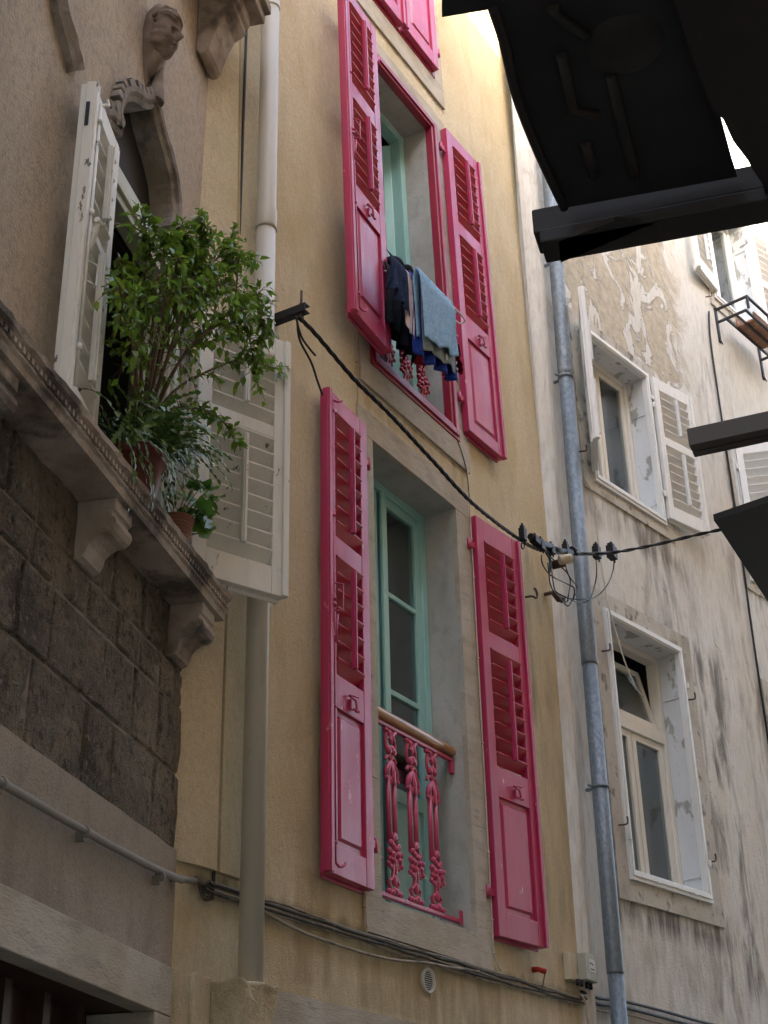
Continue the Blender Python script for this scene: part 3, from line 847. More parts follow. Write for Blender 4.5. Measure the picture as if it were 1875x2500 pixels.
# ---- iron railings
def baluster_mesh(h=0.86):
    """cast iron baluster: ring and acanthus cap, twin rods, foliate foot. local x across, z up from 0 to h"""
    b = MB()
    R_ = random.Random(5)
    y = 0.0
    for s in (-1, 1):
        b.tube([(s * 0.026, y, 0.25), (s * 0.026, y, h - 0.24)], 0.0125, 8)
    # oval ring at the head with scrolls
    b.tube([(0.042 * math.cos(t), y, h - 0.075 + 0.065 * math.sin(t)) for t in [i * math.pi / 8 for i in range(17)]], 0.009, 6, cap=False)
    for s in (-1, 1):
        b.tube(smooth_path([(s * 0.05, y, h - 0.002), (s * 0.028, y - 0.006, h - 0.016), (s * 0.012, y - 0.01, h - 0.04), (s * 0.02, y - 0.01, h - 0.062)], 4), 0.009, 6)
        b.ball((s * 0.044, y, h - 0.012), 0.013)
        b.ball((s * 0.02, y - 0.008, h - 0.115), (0.018, 0.012, 0.022))
        b.tube(smooth_path([(s * 0.045, y, h - 0.17), (s * 0.036, y, h - 0.15), (s * 0.016, y, h - 0.145), (0, y, h - 0.16)], 4), 0.009, 6)
        # drooping leaf wings
        b.tube(smooth_path([(0, y - 0.006, h - 0.165), (s * 0.028, y - 0.006, h - 0.2), (s * 0.043, y - 0.004, h - 0.24), (s * 0.038, y, h - 0.275)], 5), 0.012, 6,
               rs=[0.006 + 0.010 * math.sin(math.pi * i / 15) for i in range(16)])
        b.ball((s * 0.046, y - 0.005, h - 0.262), 0.013)
        b.ball((s * 0.014, y - 0.008, h - 0.27), (0.011, 0.01, 0.022))
    b.ball((0, y - 0.004, h - 0.055), (0.012, 0.012, 0.028))
    b.ball((0, y - 0.008, h - 0.105), (0.017, 0.014, 0.022))
    b.tube([(0, y - 0.01, h - 0.165), (0, y - 0.014, h - 0.23), (0, y - 0.012, h - 0.285)], 0.01, 6, rs=[0.005, 0.013, 0.008])
    # foot: palmette, clustered leaves, waisted stem, shell base
    for k in range(5):
        a = (k - 2) * 0.42
        b.tube([(0, y - 0.006, 0.262), (math.sin(a) * 0.026, y - 0.012, 0.262 + math.cos(a) * 0.042)], 0.009, 6, rs=[0.005, 0.010])
    for s in (-1, 1):
        for k, (x_, z_, r_) in enumerate(((0.036, 0.245, .016), (0.02, 0.232, .015), (0.042, 0.205, .015), (0.022, 0.198, .016), (0.036, 0.172, .014), (0.044, 0.150, .013), (0.018, 0.165, .015), (0.034, 0.135, .012))):
            b.ball((s * x_ + R_.uniform(-.003, .003), y - 0.006 - R_.uniform(0, .012), z_ + R_.uniform(-.005, .005)), (r_, r_ * 0.9, r_ * 1.15))
        b.tube(smooth_path([(s * 0.04, y, 0.215), (s * 0.02, y - 0.012, 0.16), (s * 0.012, y - 0.008, 0.12), (s * 0.02, y - 0.006, 0.085), (s * 0.042, y - 0.004, 0.066)], 4), 0.008, 6)
        b.tube(smooth_path([(s * 0.042, y, 0.068), (s * 0.032, y, 0.045), (s * 0.022, y, 0.03), (s * 0.034, y, 0.012)], 4), 0.009, 6)
        b.ball((s * 0.046, y - 0.006, 0.014), 0.017)
        b.ball((s * 0.026, y - 0.014, 0.012), 0.013)
    b.ball((0, y - 0.008, 0.155), (0.02, 0.014, 0.03))
    b.ball((0, y - 0.006, 0.075), (0.017, 0.014, 0.03))
    b.ball((0, y - 0.012, 0.02), (0.02, 0.016, 0.02))
    b.tube([(-0.02, y - 0.012, 0.142), (0.02, y - 0.012, 0.142)], 0.006, 6)
    for v in b.v: v.x *= 1.12
    return b

def railing(parent, x0, x1, zb, zt, y, us, wood, label, mat):
    mb = MB()
    mb.box(x0, x1, y - 0.016, y + 0.016, zb, zb + 0.018)          # bottom bar
    mb.box(x1 - 0.035, x1 + 0.0, y - 0.022, y - 0.0155, zb - 0.01, zb + 0.06)
    rl = mb.build('railing', mat, parent, bevel=0.002)
    rl['label'] = label
    tb = MB(); tb.box(x0, x1, y - 0.012, y + 0.012, zt - 0.055, zt - 0.038); tb.box(x1 - 0.03, x1, y - 0.0119, y + 0.0119, zt - 0.12, zt - 0.0545)
    tb.build('top_bar', mat, rl, bevel=0.002)
    if wood:
        h = MB()
        h.tube([(x0, y, zt), (x0 + 0.02, y, zt), (x1 - 0.03, y, zt), (x1 - 0.008, y, zt), (x1, y, zt)], 0.03, 16, rs=[0.03, 0.031, 0.031, 0.028, 0.018])
        h.build('handrail', 'wood', rl)
    else:
        h = MB(); h.box(x0, x1, y - 0.02, y + 0.02, zt - 0.037, zt - 0.02)
        h.build('handrail', mat, rl, bevel=0.003)
    src = None
    for u in us:
        if src is None:
            o = baluster_mesh(zt - zb - 0.055 - 0.018).build('baluster', mat, rl); src = o
        else:
            o = src.copy(); C.objects.link(o); o.parent = rl
        o.location = (u, y, zb + 0.018)
    return rl
railing(yh, 5.708, 6.637, 3.115, 4.02, 0.085, (5.775, 5.975, 6.185, 6.395), True, 'pink cast iron railing with a wooden handrail at the lower window', 'pink_iron')
railing(yh, 5.793, 6.637, 6.085, 6.92, 0.085, (5.86, 6.06, 6.265, 6.47), False, 'pink cast iron railing at the upper window', 'dark_red')  # pink iron in shadow: the shade is put into its deep red colour

# ---- grey stone course under the render and the broken block under the downpipe
mb = MB()
mb.box(4.70, 6.6, -0.012, 0.02, 1.2, 2.555); mb.box(6.603, 8.0, -0.012, 0.02, 1.2, 2.55)
o = mb.build('stone_course', 'limestone', yh); subdiv(o, 3); irregular(o, 0.004, 7, 5)
mb = MB()
mb.add([(4.44, 0.0, 2.53), (4.68, 0.0, 2.53), (4.68, -0.165, 2.53), (4.44, -0.165, 2.53),
        (4.46, 0.0, 2.36), (4.67, 0.0, 2.36), (4.66, -0.135, 2.37), (4.47, -0.13, 2.37),
        (4.50, 0.0, 2.16), (4.63, 0.0, 2.16), (4.62, -0.05, 2.17), (4.51, -0.05, 2.17)],
       [(0, 1, 2, 3), (3, 2, 6, 7), (2, 1, 5, 6), (0, 3, 7, 4), (7, 6, 10, 11), (6, 5, 9, 10), (4, 7, 11, 8), (8, 11, 10, 9)])
mb.box(4.33, 4.44, -0.02, 0.005, 2.0, 2.545)
o = mb.build('render_block', 'yellow', yh, bevel=0.01); subdiv(o, 4); irregular(o, 0.016, 14, 2)

# ================================================================ PALAZZO (left)
ph = house('stone_palazzo', 'L', 'old palazzo with plaster above, rubble stone below and a carved gothic window, left edge')
OW = (-0.98, -0.14, 4.02, 6.3)        # shuttered window opening (arched head above)
# plaster wall with a polygonal ogee opening
ACX, AW = -0.675, 0.50
rp = [(0.50, 5.36), (0.495, 5.43), (0.46, 5.50), (0.40, 5.55), (0.33, 5.575), (0.285, 5.59), (0.30, 5.64), (0.295, 5.72), (0.26, 5.80), (0.20, 5.86), (0.12, 5.905), (0.05, 5.95), (0, 6.0)]
prof = [(ACX + du, z) for du, z in rp] + [(ACX - du, z) for du, z in rp[::-1][1:]]
inner = [(ACX + AW, 4.02)] + prof + [(ACX - AW, 4.02)]     # right side up, over, left side down
def outer_pt(u, z):
    return u, z
U0, U1, Z0, Z1 = -1.35, 0.015, 4.0, 6.25
mb = MB()
# fan of quads between the opening outline and a bounding rectangle
def toframe(u, z):
    dx, dz = u - ACX, z - 5.2
    k = 1e9
    if dx > 1e-6: k = min(k, (U1 - ACX) / dx)
    if dx < -1e-6: k = min(k, (U0 - ACX) / dx)
    if dz > 1e-6: k = min(k, (Z1 - 5.2) / dz)
    if dz < -1e-6: k = min(k, (Z0 - 5.2) / dz)
    return (ACX + dx * k, 5.2 + dz * k)
ring = []
for a, b in zip(inner[:-1], inner[1:]):
    n_ = 3 if abs(a[1] - b[1]) > 0.5 else 1
    for k in range(n_):
        t = k / n_
        ring.append((a[0] + (b[0] - a[0]) * t, a[1] + (b[1] - a[1]) * t))
ring.append(inner[-1])
for i in range(len(ring) - 1):
    p, q = ring[i], ring[i + 1]
    P, Q = toframe(*p), toframe(*q)
    # keep the rectangle's corners
    pts = [p, q, Q]
    for cx_, cz_ in ((U1, Z1), (U0, Z1)):
        if (abs(P[0] - cx_) < 1e-4 and abs(Q[1] - cz_) < 1e-4) or (abs(P[1] - cz_) < 1e-4 and abs(Q[0] - cx_) < 1e-4):
            if not (abs(P[0] - cx_) < 1e-4 and abs(P[1] - cz_) < 1e-4) and not (abs(Q[0] - cx_) < 1e-4 and abs(Q[1] - cz_) < 1e-4):
                pts.append((cx_, cz_))
    pts.append(P)
    mb.add([(x, 0, z) for x, z in pts], [tuple(range(len(pts)))])
for p, s_ in ((ring[0], U1), (ring[-1], U0)):
    pass
mb.quad((U0, 0, 4.0), (ACX - AW, 0, 4.0), (ACX - AW, 0, 4.02), (U0, 0, 4.02))
mb.quad((-6, 0, 3.9), (U0, 0, 3.9), (U0, 0, 13.5), (-6, 0, 13.5))
mb.quad((U0, 0, 3.9), (U1, 0, 3.9), (U1, 0, 4.0), (U0, 0, 4.0))
mb.quad((U0, 0, Z1), (U1, 0, Z1), (U1, 0, 13.5), (U0, 0, 13.5))
mb.quad((U1, 0, 3.9), (U1 + 0.045, 0.0, 3.9), (U1 + 0.045, 0.0, 13.5), (U1, 0, 13.5))
mb.quad((-6, 0, 13.5), (0.1, 0, 13.5), (0.1, 6, 13.5), (-6, 6, 13.5))
mb.build('plaster_wall', 'plaster_l', ph)
# reveal of the arched window
mb = MB()
for i in range(len(ring) - 1):
    p, q = ring[i], ring[i + 1]
    mb.quad((p[0], 0, p[1]), (q[0], 0, q[1]), (q[0], 0.22, q[1]), (p[0], 0.22, p[1]))
# soffit mouldings: a roll following the arch
mb.build('window_reveal', 'carved', ph)
def profile_trim(path, outs, parent, name, mat, seed=0, bev=0):
    """mouldings swept along an (u,z) path; outs: list of (offset outwards, n)"""
    m_ = MB(); n_ = len(path); rows = []
    for i, (u, z) in enumerate(path):
        a = path[max(i - 1, 0)]; b = path[min(i + 1, n_ - 1)]
        tx, tz = b[0] - a[0], b[1] - a[1]
        l = math.hypot(tx, tz) or 1
        nx, nz = tz / l, -tx / l
        rows.append([(u + nx * o_, -nn, z + nz * o_) for o_, nn in outs])
    vs = [p for r in rows for p in r]
    k = len(outs)
    fs = [(i * k + j, (i + 1) * k + j, (i + 1) * k + j + 1, i * k + j + 1) for i in range(n_ - 1) for j in range(k - 1)]
    m_.add(vs, fs)
    o_ = m_.build(name, mat, parent, fix=True)
    return o_
def dense(path, step=0.02):
    out = []
    for a, b in zip(path[:-1], path[1:]):
        k = max(1, int(math.hypot(b[0] - a[0], b[1] - a[1]) / step))
        out += [(a[0] + (b[0] - a[0]) * i / k, a[1] + (b[1] - a[1]) * i / k) for i in range(k)]
    return out + [path[-1]]
# moulded archivolt, starting at the springing
base_arch = dense([(ACX + AW, 5.0)] + prof[:-1] + [(ACX - AW, 5.42)], 0.014)
tr_ = profile_trim(base_arch, [(-0.004, -0.10), (-0.004, 0.018), (0.012, 0.03), (0.022, 0.022), (0.034, 0.04), (0.055, 0.045), (0.060, 0.0)], ph, 'arch_moulding', 'carved')
irregular(tr_, 0.004, 14, 4)
# blocky twisted outer moulding (dog-tooth blocks following the ogee)
mb = MB(); mbl = MB()
R_ = random.Random(8)
oo = []
acc = 0
bp = base_arch
last = None
for i in range(2, len(bp) - 2):
    a, b = bp[i - 1], bp[i + 1]
    tx, tz = b[0] - a[0], b[1] - a[1]; l = math.hypot(tx, tz) or 1; tx /= l; tz /= l
    nx, nz = tz, -tx
    u, z = bp[i][0] + nx * 0.068, bp[i][1] + nz * 0.068
    if last and math.hypot(u - last[0], z - last[1]) < 0.045: continue
    last = (u, z)
    if z < 5.1 or (u < ACX and z < 5.47): continue
    right_side = u > ACX + 0.03
    hl, hw = (0.021, 0.012) if right_side else (0.020, 0.015 + R_.uniform(0, .005))
    sk = 0.008
    c = [(u + tx * sx * hl + nx * sn * hw + tx * sn * sk, z + tz * sx * hl + nz * sn * hw + tz * sn * sk) for sx, sn in ((-1, -1), (1, -1), (1, 1), (-1, 1))]
    n0 = (0.020 if right_side else 0.036) + R_.uniform(0, .008)
    (mb if right_side else mbl).prism(c, lambda p: (p[0], 0.0, p[1]), lambda p, n0=n0: (p[0], -n0, p[1]))
mb.tube([(ACX + 0.0, -0.03, 6.03), (ACX + 0.0, -0.035, 6.12), (ACX + 0.01, -0.03, 6.22), (ACX + 0.02, -0.02, 6.30)], 0.03, 10, rs=[0.04, 0.03, 0.028, 0.03])
mb.build('block_moulding', 'carved', ph, bevel=0.003)
mbl.build('block_moulding', 'carved', ph, bevel=0.004)
# second arched window further left: only its right flank shows
ACX2 = -1.93
ring2 = [(ACX2 + d_, z_) for d_, z_ in ((0.53, 5.52), (0.45, 5.60), (0.37, 5.65), (0.335, 5.72), (0.32, 5.82), (0.24, 5.93), (0.13, 6.0), (0, 6.1))]
t3 = profile_trim(dense(ring2, 0.03), [(-0.05, 0.0), (-0.05, 0.03), (0.0, 0.055), (0.012, 0.05), (0.024, 0.028), (0.045, 0.03), (0.05, 0.0)], ph, 'arch_moulding', 'carved')
irregular(t3, 0.006, 14, 9)

# window inside the arch: stone tympanum panel, sage frame, dark room
mb = MB()
mb.box(-1.25, 0.0, 0.086, 0.12, 5.375, 6.15)
mb.build('tympanum', layered('dark_grey_panel', (0.035, 0.031, 0.028), [((0.055, 0.048, 0.042), 3, (1, 1, 1), 0.4, 0.7, 0.6)], 0.8), ph)
mb = MB(); mb.box(-0.93, -0.80, 0.060, 0.0855, 5.47, 5.62)
mb.build('brick_infill', layered('orange_brick', (0.30, 0.085, 0.03), [], 0.9), ph)
mb = MB()
rect_ring(mb, (-1.17, -0.180, 4.006, 5.46), (-1.12, -0.23, 4.03, 5.37), -0.01, 0.06)
rect_ring(mb, (-1.12, -0.23, 4.02, 5.37), (-1.09, -0.26, 4.05, 5.33), 0.005, 0.08)
fr = mb.build('window', 'sage', ph, bevel=0.004)
casement(fr, -0.29, -0.232, 4.05, 5.33, 0.085, (), None, 'white', 0.02, 0.05)
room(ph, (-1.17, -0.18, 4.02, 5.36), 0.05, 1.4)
leaf(ph, -1.050, 0.060, 7.4, -1, 0.36, 4.10, 5.435, [(4.88, 5.33), (4.19, 4.83)], None, 'white', 'white', t=0.052, sw=0.055, hinges=False, catch=False, longbolt=False,
     label='paint-flaked white shutter leaf left of the gothic window, seen almost edge-on', slat_pitch=0.088)
leaf(ph, -0.175, 0.10, -39.0, 1, 0.455, 4.03, 5.29, [(4.83, 5.20), (4.155, 4.77)], None, 'white', 'white', t=0.04, sw=0.068, hinges=False, catch=False,
     label='paint-flaked white shutter leaf right of the gothic window, behind the plants', slat_pitch=0.08)
for o in list(ph.children)[-2:]: pass
# iron fastenings on the left leaf
lf = [o for o in ph.children if o.name.startswith('shutter')][0]
mb = MB()
x = -0.325
mb.tube([(x, -0.016, 4.15), (x, -0.016, 5.36)], 0.0065, 8)
for zz in (4.3, 4.86, 5.28): mb.tube([(x, -0.016, zz - .012), (x, -0.016, zz + .012)], 0.012, 8)
mb.tube(smooth_path([(x, -0.016, 5.35), (x + 0.015, -0.03, 5.37), (x + 0.035, -0.035, 5.385), (x + 0.03, -0.03, 5.41)], 4), 0.006, 6)
mb.tube([(x - 0.02, -0.05, 4.80), (x - 0.012, -0.045, 4.775), (x + 0.004, -0.025, 4.72), (x + 0.02, -0.02, 4.70)], 0.01, 8)
mb.tube([(x - 0.035, -0.05, 4.802), (x + 0.0, -0.055, 4.80)], 0.011, 8)
mb.tube([(x, -0.02, 4.655), (x + 0.035, -0.045, 4.655), (x + 0.035, -0.045, 4.57), (x, -0.02, 4.57)], 0.004, 6)
mb.build('bolt_rod', 'white', lf)
mb = MB(); mb.box(-0.377, -0.371, 0.008, 0.022, 5.22, 5.33)
mb.build('lock_slot', 'black', lf)

# ---- balcony ledge with moulded front
mb = MB()
prof_l = [(0.0, 3.90), (0.168, 3.90), (0.172, 3.925), (0.182, 3.932), (0.182, 3.94), (0.176, 3.945), (0.176, 3.97), (0.196, 3.98), (0.20, 4.0), (0.0, 4.004)]
N_ = 70
rows = []
R_ = random.Random(3)
for i in range(N_ + 1):
    u = -2.8 + (0.055 + 2.8) * i / N_
    rows.append([(u, -n - (R_.uniform(-0.004, 0.004) if 1 < j < 9 else 0), z + (R_.uniform(-0.0025, 0.0035) if j in (7, 8) else 0)) for j, (n, z) in enumerate(prof_l)])
k = len(prof_l)
mb.add([p for r in rows for p in r], [(i * k + j, i * k + j + 1, (i + 1) * k + j + 1, (i + 1) * k + j) for i in range(N_) for j in range(k - 1)])
mb.add(rows[-1], [tuple(range(k))]); mb.add(rows[0], [tuple(range(k))[::-1]])
for i in range(96):      # row of carved teeth under the top edge
    u = -2.78 + i * 0.0295
    mb.box(u, u + 0.016, -0.187, -0.177, 3.948 + R_.uniform(-.002, .002), 3.967 + R_.uniform(-.003, .002))
lg = mb.build('balcony_ledge', 'ledge', ph)
def corbel(u, z, name='corbel', w=0.145, sc=1.0):
    m_ = MB()
    cv = [(0, 0.20), (0.150, 0.20), (0.150, 0.155), (0.140, 0.15), (0.136, 0.135), (0.152, 0.125), (0.156, 0.105), (0.145, 0.085), (0.130, 0.075),
          (0.105, 0.072), (0.080, 0.060), (0.062, 0.040), (0.055, 0.015), (0.045, -0.006), (0.024, -0.016), (0, -0.012)]
    m_.prism([(a * sc, b * sc) for a, b in cv], lambda p: (u, -p[0], z + p[1]), lambda p: (u + w, -p[0], z + p[1]))
    o_ = m_.build(name, 'ledge', ph, bevel=0.003)
    return o_
for u in (-1.945, -1.05, -0.155): corbel(u, 3.698)
# ---- rubble masonry: courses of separate dressed blocks
mb = MB()
R_ = random.Random(21)
rowsz = [(2.965, 3.26), (3.26, 3.53), (3.53, 3.675), (3.675, 3.91)]
for ri, (za, zb) in enumerate(rowsz):
    u = 0.035
    while u > -3.0:
        wd = R_.uniform(0.22, 0.48) if ri < 2 else R_.uniform(0.16, 0.34)
        a, b = u - wd, u
        g = 0.0025
        n0 = R_.uniform(0.010, 0.018)
        i0 = 0.018
        # faceted face: chamfered block with a lumpy grid front
        K1, K2 = 7, 6
        vs = []
        for q in range(K2 + 1):
            for p in range(K1 + 1):
                x = a + g + (b - a - 2 * g) * p / K1; z = za + g + (zb - za - 2 * g) * q / K2
                edge = p in (0, K1) or q in (0, K2)
                n = (0.004 if edge else n0 + 0.014 * mnoise.noise(Vector((x * 14, z * 14, ri))) + R_.uniform(-.003, .003))
                if edge: x += R_.uniform(-.003, .003); z += R_.uniform(-.003, .003)
                elif p in (1, K1 - 1) and p == 1: x = a + g + 0.012
                if not edge and p == K1 - 1: x = b - g - 0.012
                if not edge and q == 1: z = za + g + 0.012
                if not edge and q == K2 - 1: z = zb - g - 0.012
                vs.append((x, -n, z))
        fs = [(q * (K1 + 1) + p, q * (K1 + 1) + p + 1, (q + 1) * (K1 + 1) + p + 1, (q + 1) * (K1 + 1) + p) for q in range(K2) for p in range(K1)]
        mb.add(vs, fs)
        u = a
mb.build('rubble_wall', 'rubble', ph)
mb = MB(); mb.quad((-3.2, -0.006, 2.9), (0.03, -0.006, 2.9), (0.03, -0.006, 3.895), (-3.2, -0.006, 3.895))
mb.build('mortar', layered('pale_mortar', (0.20, 0.16, 0.12), [((0.10, 0.08, 0.06), 9, (1, 1, 1), 0.45, 0.6, 0.8)], 0.95), ph)
# ---- plaster band, door lintel, doorway
mb = MB()
vs = []
KB = 60
for i in range(KB + 1):
    u = -3.2 + (3.2 + 0.012) * i / KB
    zt = 2.972 + 0.006 * mnoise.noise(Vector((u * 6, 0, 0)))
    vs += [(u, -0.026, 2.545), (u, -0.026, zt), (u, 0.0, zt + 0.004)]
mb.add(vs, [(i * 3 + j, (i + 1) * 3 + j, (i + 1) * 3 + j + 1, i * 3 + j + 1) for i in range(KB) for j in range(2)])
mb.build('plaster_band', 'band_l', ph)
mb = MB()
mb.box(-3.2, 0.010, -0.034, 0.05, 2.378, 2.5445)
mb.box(-0.150, 0.010, -0.033, 0.219, 0, 2.3765)
mb.build('door_surround', 'limestone', ph, bevel=0.004)
mb = MB()
mb.box(-3.4, 0.06, 0.22, 0.26, 0, 2.6)
mb.box(-3.2, 0.04, 0.051, 0.219, 2.379, 2.5)
for u in (-0.35, -0.62, -0.9, -1.2): mb.box(u, u + 0.05, 0.16, 0.2195, 0, 2.38)
mb.build('door', layered('dark_brown_door', (0.05, 0.022, 0.016), [], 0.6), ph)
# ---- big corbel of the balcony above
m_ = MB()
cv = [(0, 0.62), (0.34, 0.62), (0.34, 0.50), (0.30, 0.48), (0.31, 0.43), (0.27, 0.39), (0.22, 0.36), (0.17, 0.25), (0.13, 0.12), (0.11, 0.04), (0.08, 0.0), (0.03, 0.0), (0, 0.05)]
PB = loc_at('L', 490, 40, 0.12)
m_.prism([(a * 0.62, b * 0.62) for a, b in cv], lambda p: (-0.16, -p[0], 6.82 + p[1]), lambda p: (0.03, -p[0], 6.82 + p[1]))
o = m_.build('corbel', 'ledge', ph, bevel=0.008)
o['label'] = 'stone bracket at the top of the palazzo corner'
m_ = MB(); m_.box(-0.5, 0.09, -0.27, 0, 7.205, 7.27); m_.box(-0.5, 0.10, -0.30, 0, 7.271, 7.33)
m_.build('cornice', 'ledge', ph, bevel=0.006)

# ---- carved head above the arch
def carved_head():
    hb = MB()
    SEG, RING = 90, 72
    vs = []
    def g(a, b, s): return math.exp(-(a * a + b * b) / (s * s))
    for i in range(RING + 1):
        ph_ = math.pi * i / RING
        for k in range(SEG):
            th = 2 * math.pi * k / SEG
            x = math.sin(ph_) * math.sin(th); y = -math.sin(ph_) * math.cos(th); z = math.cos(ph_)
            rx, ry, rz_ = 0.066, 0.085, 0.12
            X, Y_, Z = x * rx, y * ry, z * rz_
            if y < 0:
                fr_ = min(1, -y * 1.6)
                d = 0
                d += 0.042 * math.exp(-(x / 0.13) ** 2) * math.exp(-((z + 0.12) / 0.16) ** 2)          # nose
                d += 0.020 * math.exp(-(x / 0.10) ** 2) * math.exp(-((z - 0.12) / 0.2) ** 2)
                d += 0.017 * math.exp(-((abs(x) - 0.3) / 0.22) ** 2) * math.exp(-((z - 0.22) / 0.07) ** 2)  # brow
                d -= 0.028 * g(abs(x) - 0.34, z - 0.08, 0.17)                                          # eye sockets
                d += 0.017 * g((abs(x) - 0.36) * 0.8, (z - 0.06) * 2.0, 0.09)                             # eyelids
                d += 0.020 * g(x * 0.6, (z + 0.38) * 1.8, 0.09)                                         # upper lip
                d += 0.018 * g(x * 0.7, (z + 0.49) * 1.8, 0.09)
                d -= 0.018 * g(x * 0.55, (z + 0.435) * 4, 0.10)
                d += 0.030 * g(x, z + 0.72, 0.2)                                                       # chin
                d += 0.008 * g(abs(x) - 0.5, z + 0.2, 0.25)
                Y_ -= d * fr_
            # hair band / veil folds
            if z > 0.36:
                Y_ *= 1 + 0.24 * min(1, (z - 0.36) * 6); X *= 1 + 0.2 * min(1, (z - 0.36) * 6)
                Y_ += 0.004 * math.sin(z * 45 + x * 4); Z += 0.012
            if abs(x) > 0.62: X *= 1.12; X += 0.0012 * math.sin(z * 22) * (1 if x > 0 else -1)
            if z < -0.6: X *= 0.85
            vs.append((X, Y_, Z))
    fs = []
    for i in range(RING):
        for k in range(SEG):
            k2 = (k + 1) % SEG
            fs.append((i * SEG + k, (i + 1) * SEG + k, (i + 1) * SEG + k2, i * SEG + k2))
    hb.add(vs, fs, True)
    # veil behind, tapering neck and the splayed foot
    hb.tube([(0, 0.075, 0.15), (0.0, 0.055, 0.10), (0, 0.05, 0.0), (0, 0.05, -0.10), (0, 0.055, -0.17), (0, 0.062, -0.23), (0, 0.068, -0.30)], 0.05, 16, rs=[0.035, 0.07, 0.078, 0.062, 0.042, 0.032, 0.045])
    hb.tube([(0.0, 0.0, -0.09), (0.0, 0.03, -0.15), (0, 0.05, -0.21)], 0.04, 12, rs=[0.045, 0.034, 0.022])
    hb.tube([(-0.015, 0.02, -0.15), (0.012, 0.035, -0.20), (0.03, 0.045, -0.245)], 0.012, 8)
    hb.tube([(-0.07, 0.02, 0.03), (-0.045, -0.02, 0.085), (0.0, -0.055, 0.10), (0.045, -0.02, 0.085), (0.07, 0.02, 0.03)], 0.012, 8)
    hb.tube([(-0.078, 0.03, 0.05), (-0.05, -0.01, 0.115), (0.0, -0.035, 0.13), (0.05, -0.01, 0.115), (0.078, 0.03, 0.05)], 0.011, 8)
    return hb
hd_ = carved_head().build('carved_head', 'head', ph)
pc = loc_at('L', 398, 92, 0.07)
hd_.location = pc
hd_.rotation_euler = (rad(10), rad(0), rad(-6))
hd_.scale = (0.95, 0.80, 1.12)
hd_['label'] = 'small carved stone head above the arch'

# ================================================================ GREY BUILDING (right)
rh = house('grey_building', 'R', 'tall weathered grey-white building with white shutters on the right')
RW1 = (0.700, 1.590, 6.610, 7.870)
RW2 = (0.640, 1.570, 3.745, 5.480)
RW3 = (3.200, 4.120, 9.56, 10.95)
RW4 = (3.060, 3.95, 6.610, 7.870)
RW5 = (3.060, 3.95, 3.745, 5.480)
wf = wall_face([0.0, 2.2, 2.6, 5, 9], [0, 2, 3, 6, 9, 13.2], [RW1, RW2, RW3, RW4, RW5])
# rounded edge strip where the two houses meet
for k in range(6):
    a0, a1 = rad(90 * k / 6), rad(90 * (k + 1) / 6)
    f = lambda a: (-0.035 + 0.0 - 0.05 * math.sin(a), 0.03 - 0.05 + 0.05 * (1 - math.cos(a)) + 0.0)
mb = wf
def strip_u(z): return 0.0 + (0.05 * (z - 3.2)) * 0.55
for (z0, z1) in ((0, 3), (3, 6), (6, 9), (9, 13.2)):
    sec = [(-0.10, 0.06), (-0.085, 0.0), (-0.05, -0.035), (0.0, -0.045), (0.05, -0.035), (0.085, 0.0), (0.10, 0.04)]
    for (p, q) in zip(sec[:-1], sec[1:]):
        mb.quad((p[0] + strip_u(z0), p[1], z0), (q[0] + strip_u(z0), q[1], z0), (q[0] + strip_u(z1), q[1], z1), (p[0] + strip_u(z1), p[1], z1))
mb.quad((0, 0, 13.2), (9, 0, 13.2), (9, 6, 13.2), (0, 6, 13.2))
wf.build('wall', 'right', rh)

def r_window(i, o, lab, shut=True, sill=True, transom=None, frame_mat='white_new', sash='cream', depth=0.15, surround=True):
    if surround:
        mb = MB()
        a = (i[0] - 0.05, i[1] + 0.05, i[2] - 0.06, i[3] + 0.05)
        rect_ring(mb, o, a, -0.014, 0.02)
        s = mb.build('window_surround', 'surround_r', rh); subdiv(s, 3); irregular(s, 0.004, 9, 7)
    mb = MB()
    rect_ring(mb, (i[0] - 0.052, i[1] + 0.052, i[2] - 0.065, i[3] + 0.052), i, -0.032, 0.012)
    rect_ring(mb, (i[0] - 0.030, i[1] + 0.030, i[2] - 0.040, i[3] + 0.030), (i[0] - 0.010, i[1] + 0.010, i[2] - 0.012, i[3] + 0.010), -0.040, -0.0325)
    for uu in (i[0] + 0.25, i[1] - 0.2):
        mb.tube([(uu, -0.033, i[2] - 0.04), (uu + 0.0, -0.05, i[2] - 0.05), (uu + 0.02, -0.05, i[2] - 0.03)], 0.004, 5)
    for zz in (i[2] + 0.2, i[3] - 0.25):
        for uu in (i[0] - 0.045, i[1] + 0.045):
            mb.tube([(uu, -0.045, zz - 0.02), (uu, -0.045, zz + 0.025)], 0.010, 8)
    f = mb.build('window_frame', frame_mat, rh, bevel=0.003)
    f['label'] = lab
    mb = MB()
    rect_ring(mb, (i[0] - 0.02, i[1] + 0.02, i[2] - 0.02, i[3] + 0.02), i, 0.0125, depth)
    mb.box(i[1] - 0.008, i[1], 0.013, depth - 0.02, i[2] + 0.11, i[2] + 0.125)
    mb.box(i[1] - 0.008, i[1], 0.013, depth - 0.02, i[3] - 0.34, i[3] - 0.33)
    mb.build('reveal', 'reveal_white', f)
    room(rh, i, depth + 0.02, 0.9)
    wn = window(rh, i, depth + 0.03, sash, 0.045, transom)
    return f, wn
f1, w1 = r_window(RW1, (0.52, 1.78, 6.455, 8.02), 'white window frame, upper window of the grey building')
casement(w1, RW1[0] + 0.047, 1.13, RW1[2] + 0.02, RW1[3] - 0.047, 0.165, (), None, 'cream', 0.045)
casement(w1, 1.14, RW1[1] - 0.047, RW1[2] + 0.02, RW1[3] - 0.047, 0.165, (), None, 'cream', 0.045)
f2, w2 = r_window(RW2, (0.455, 1.78, 3.545, 5.66), 'white window frame without shutters, lowest window of the grey building', transom=4.86)
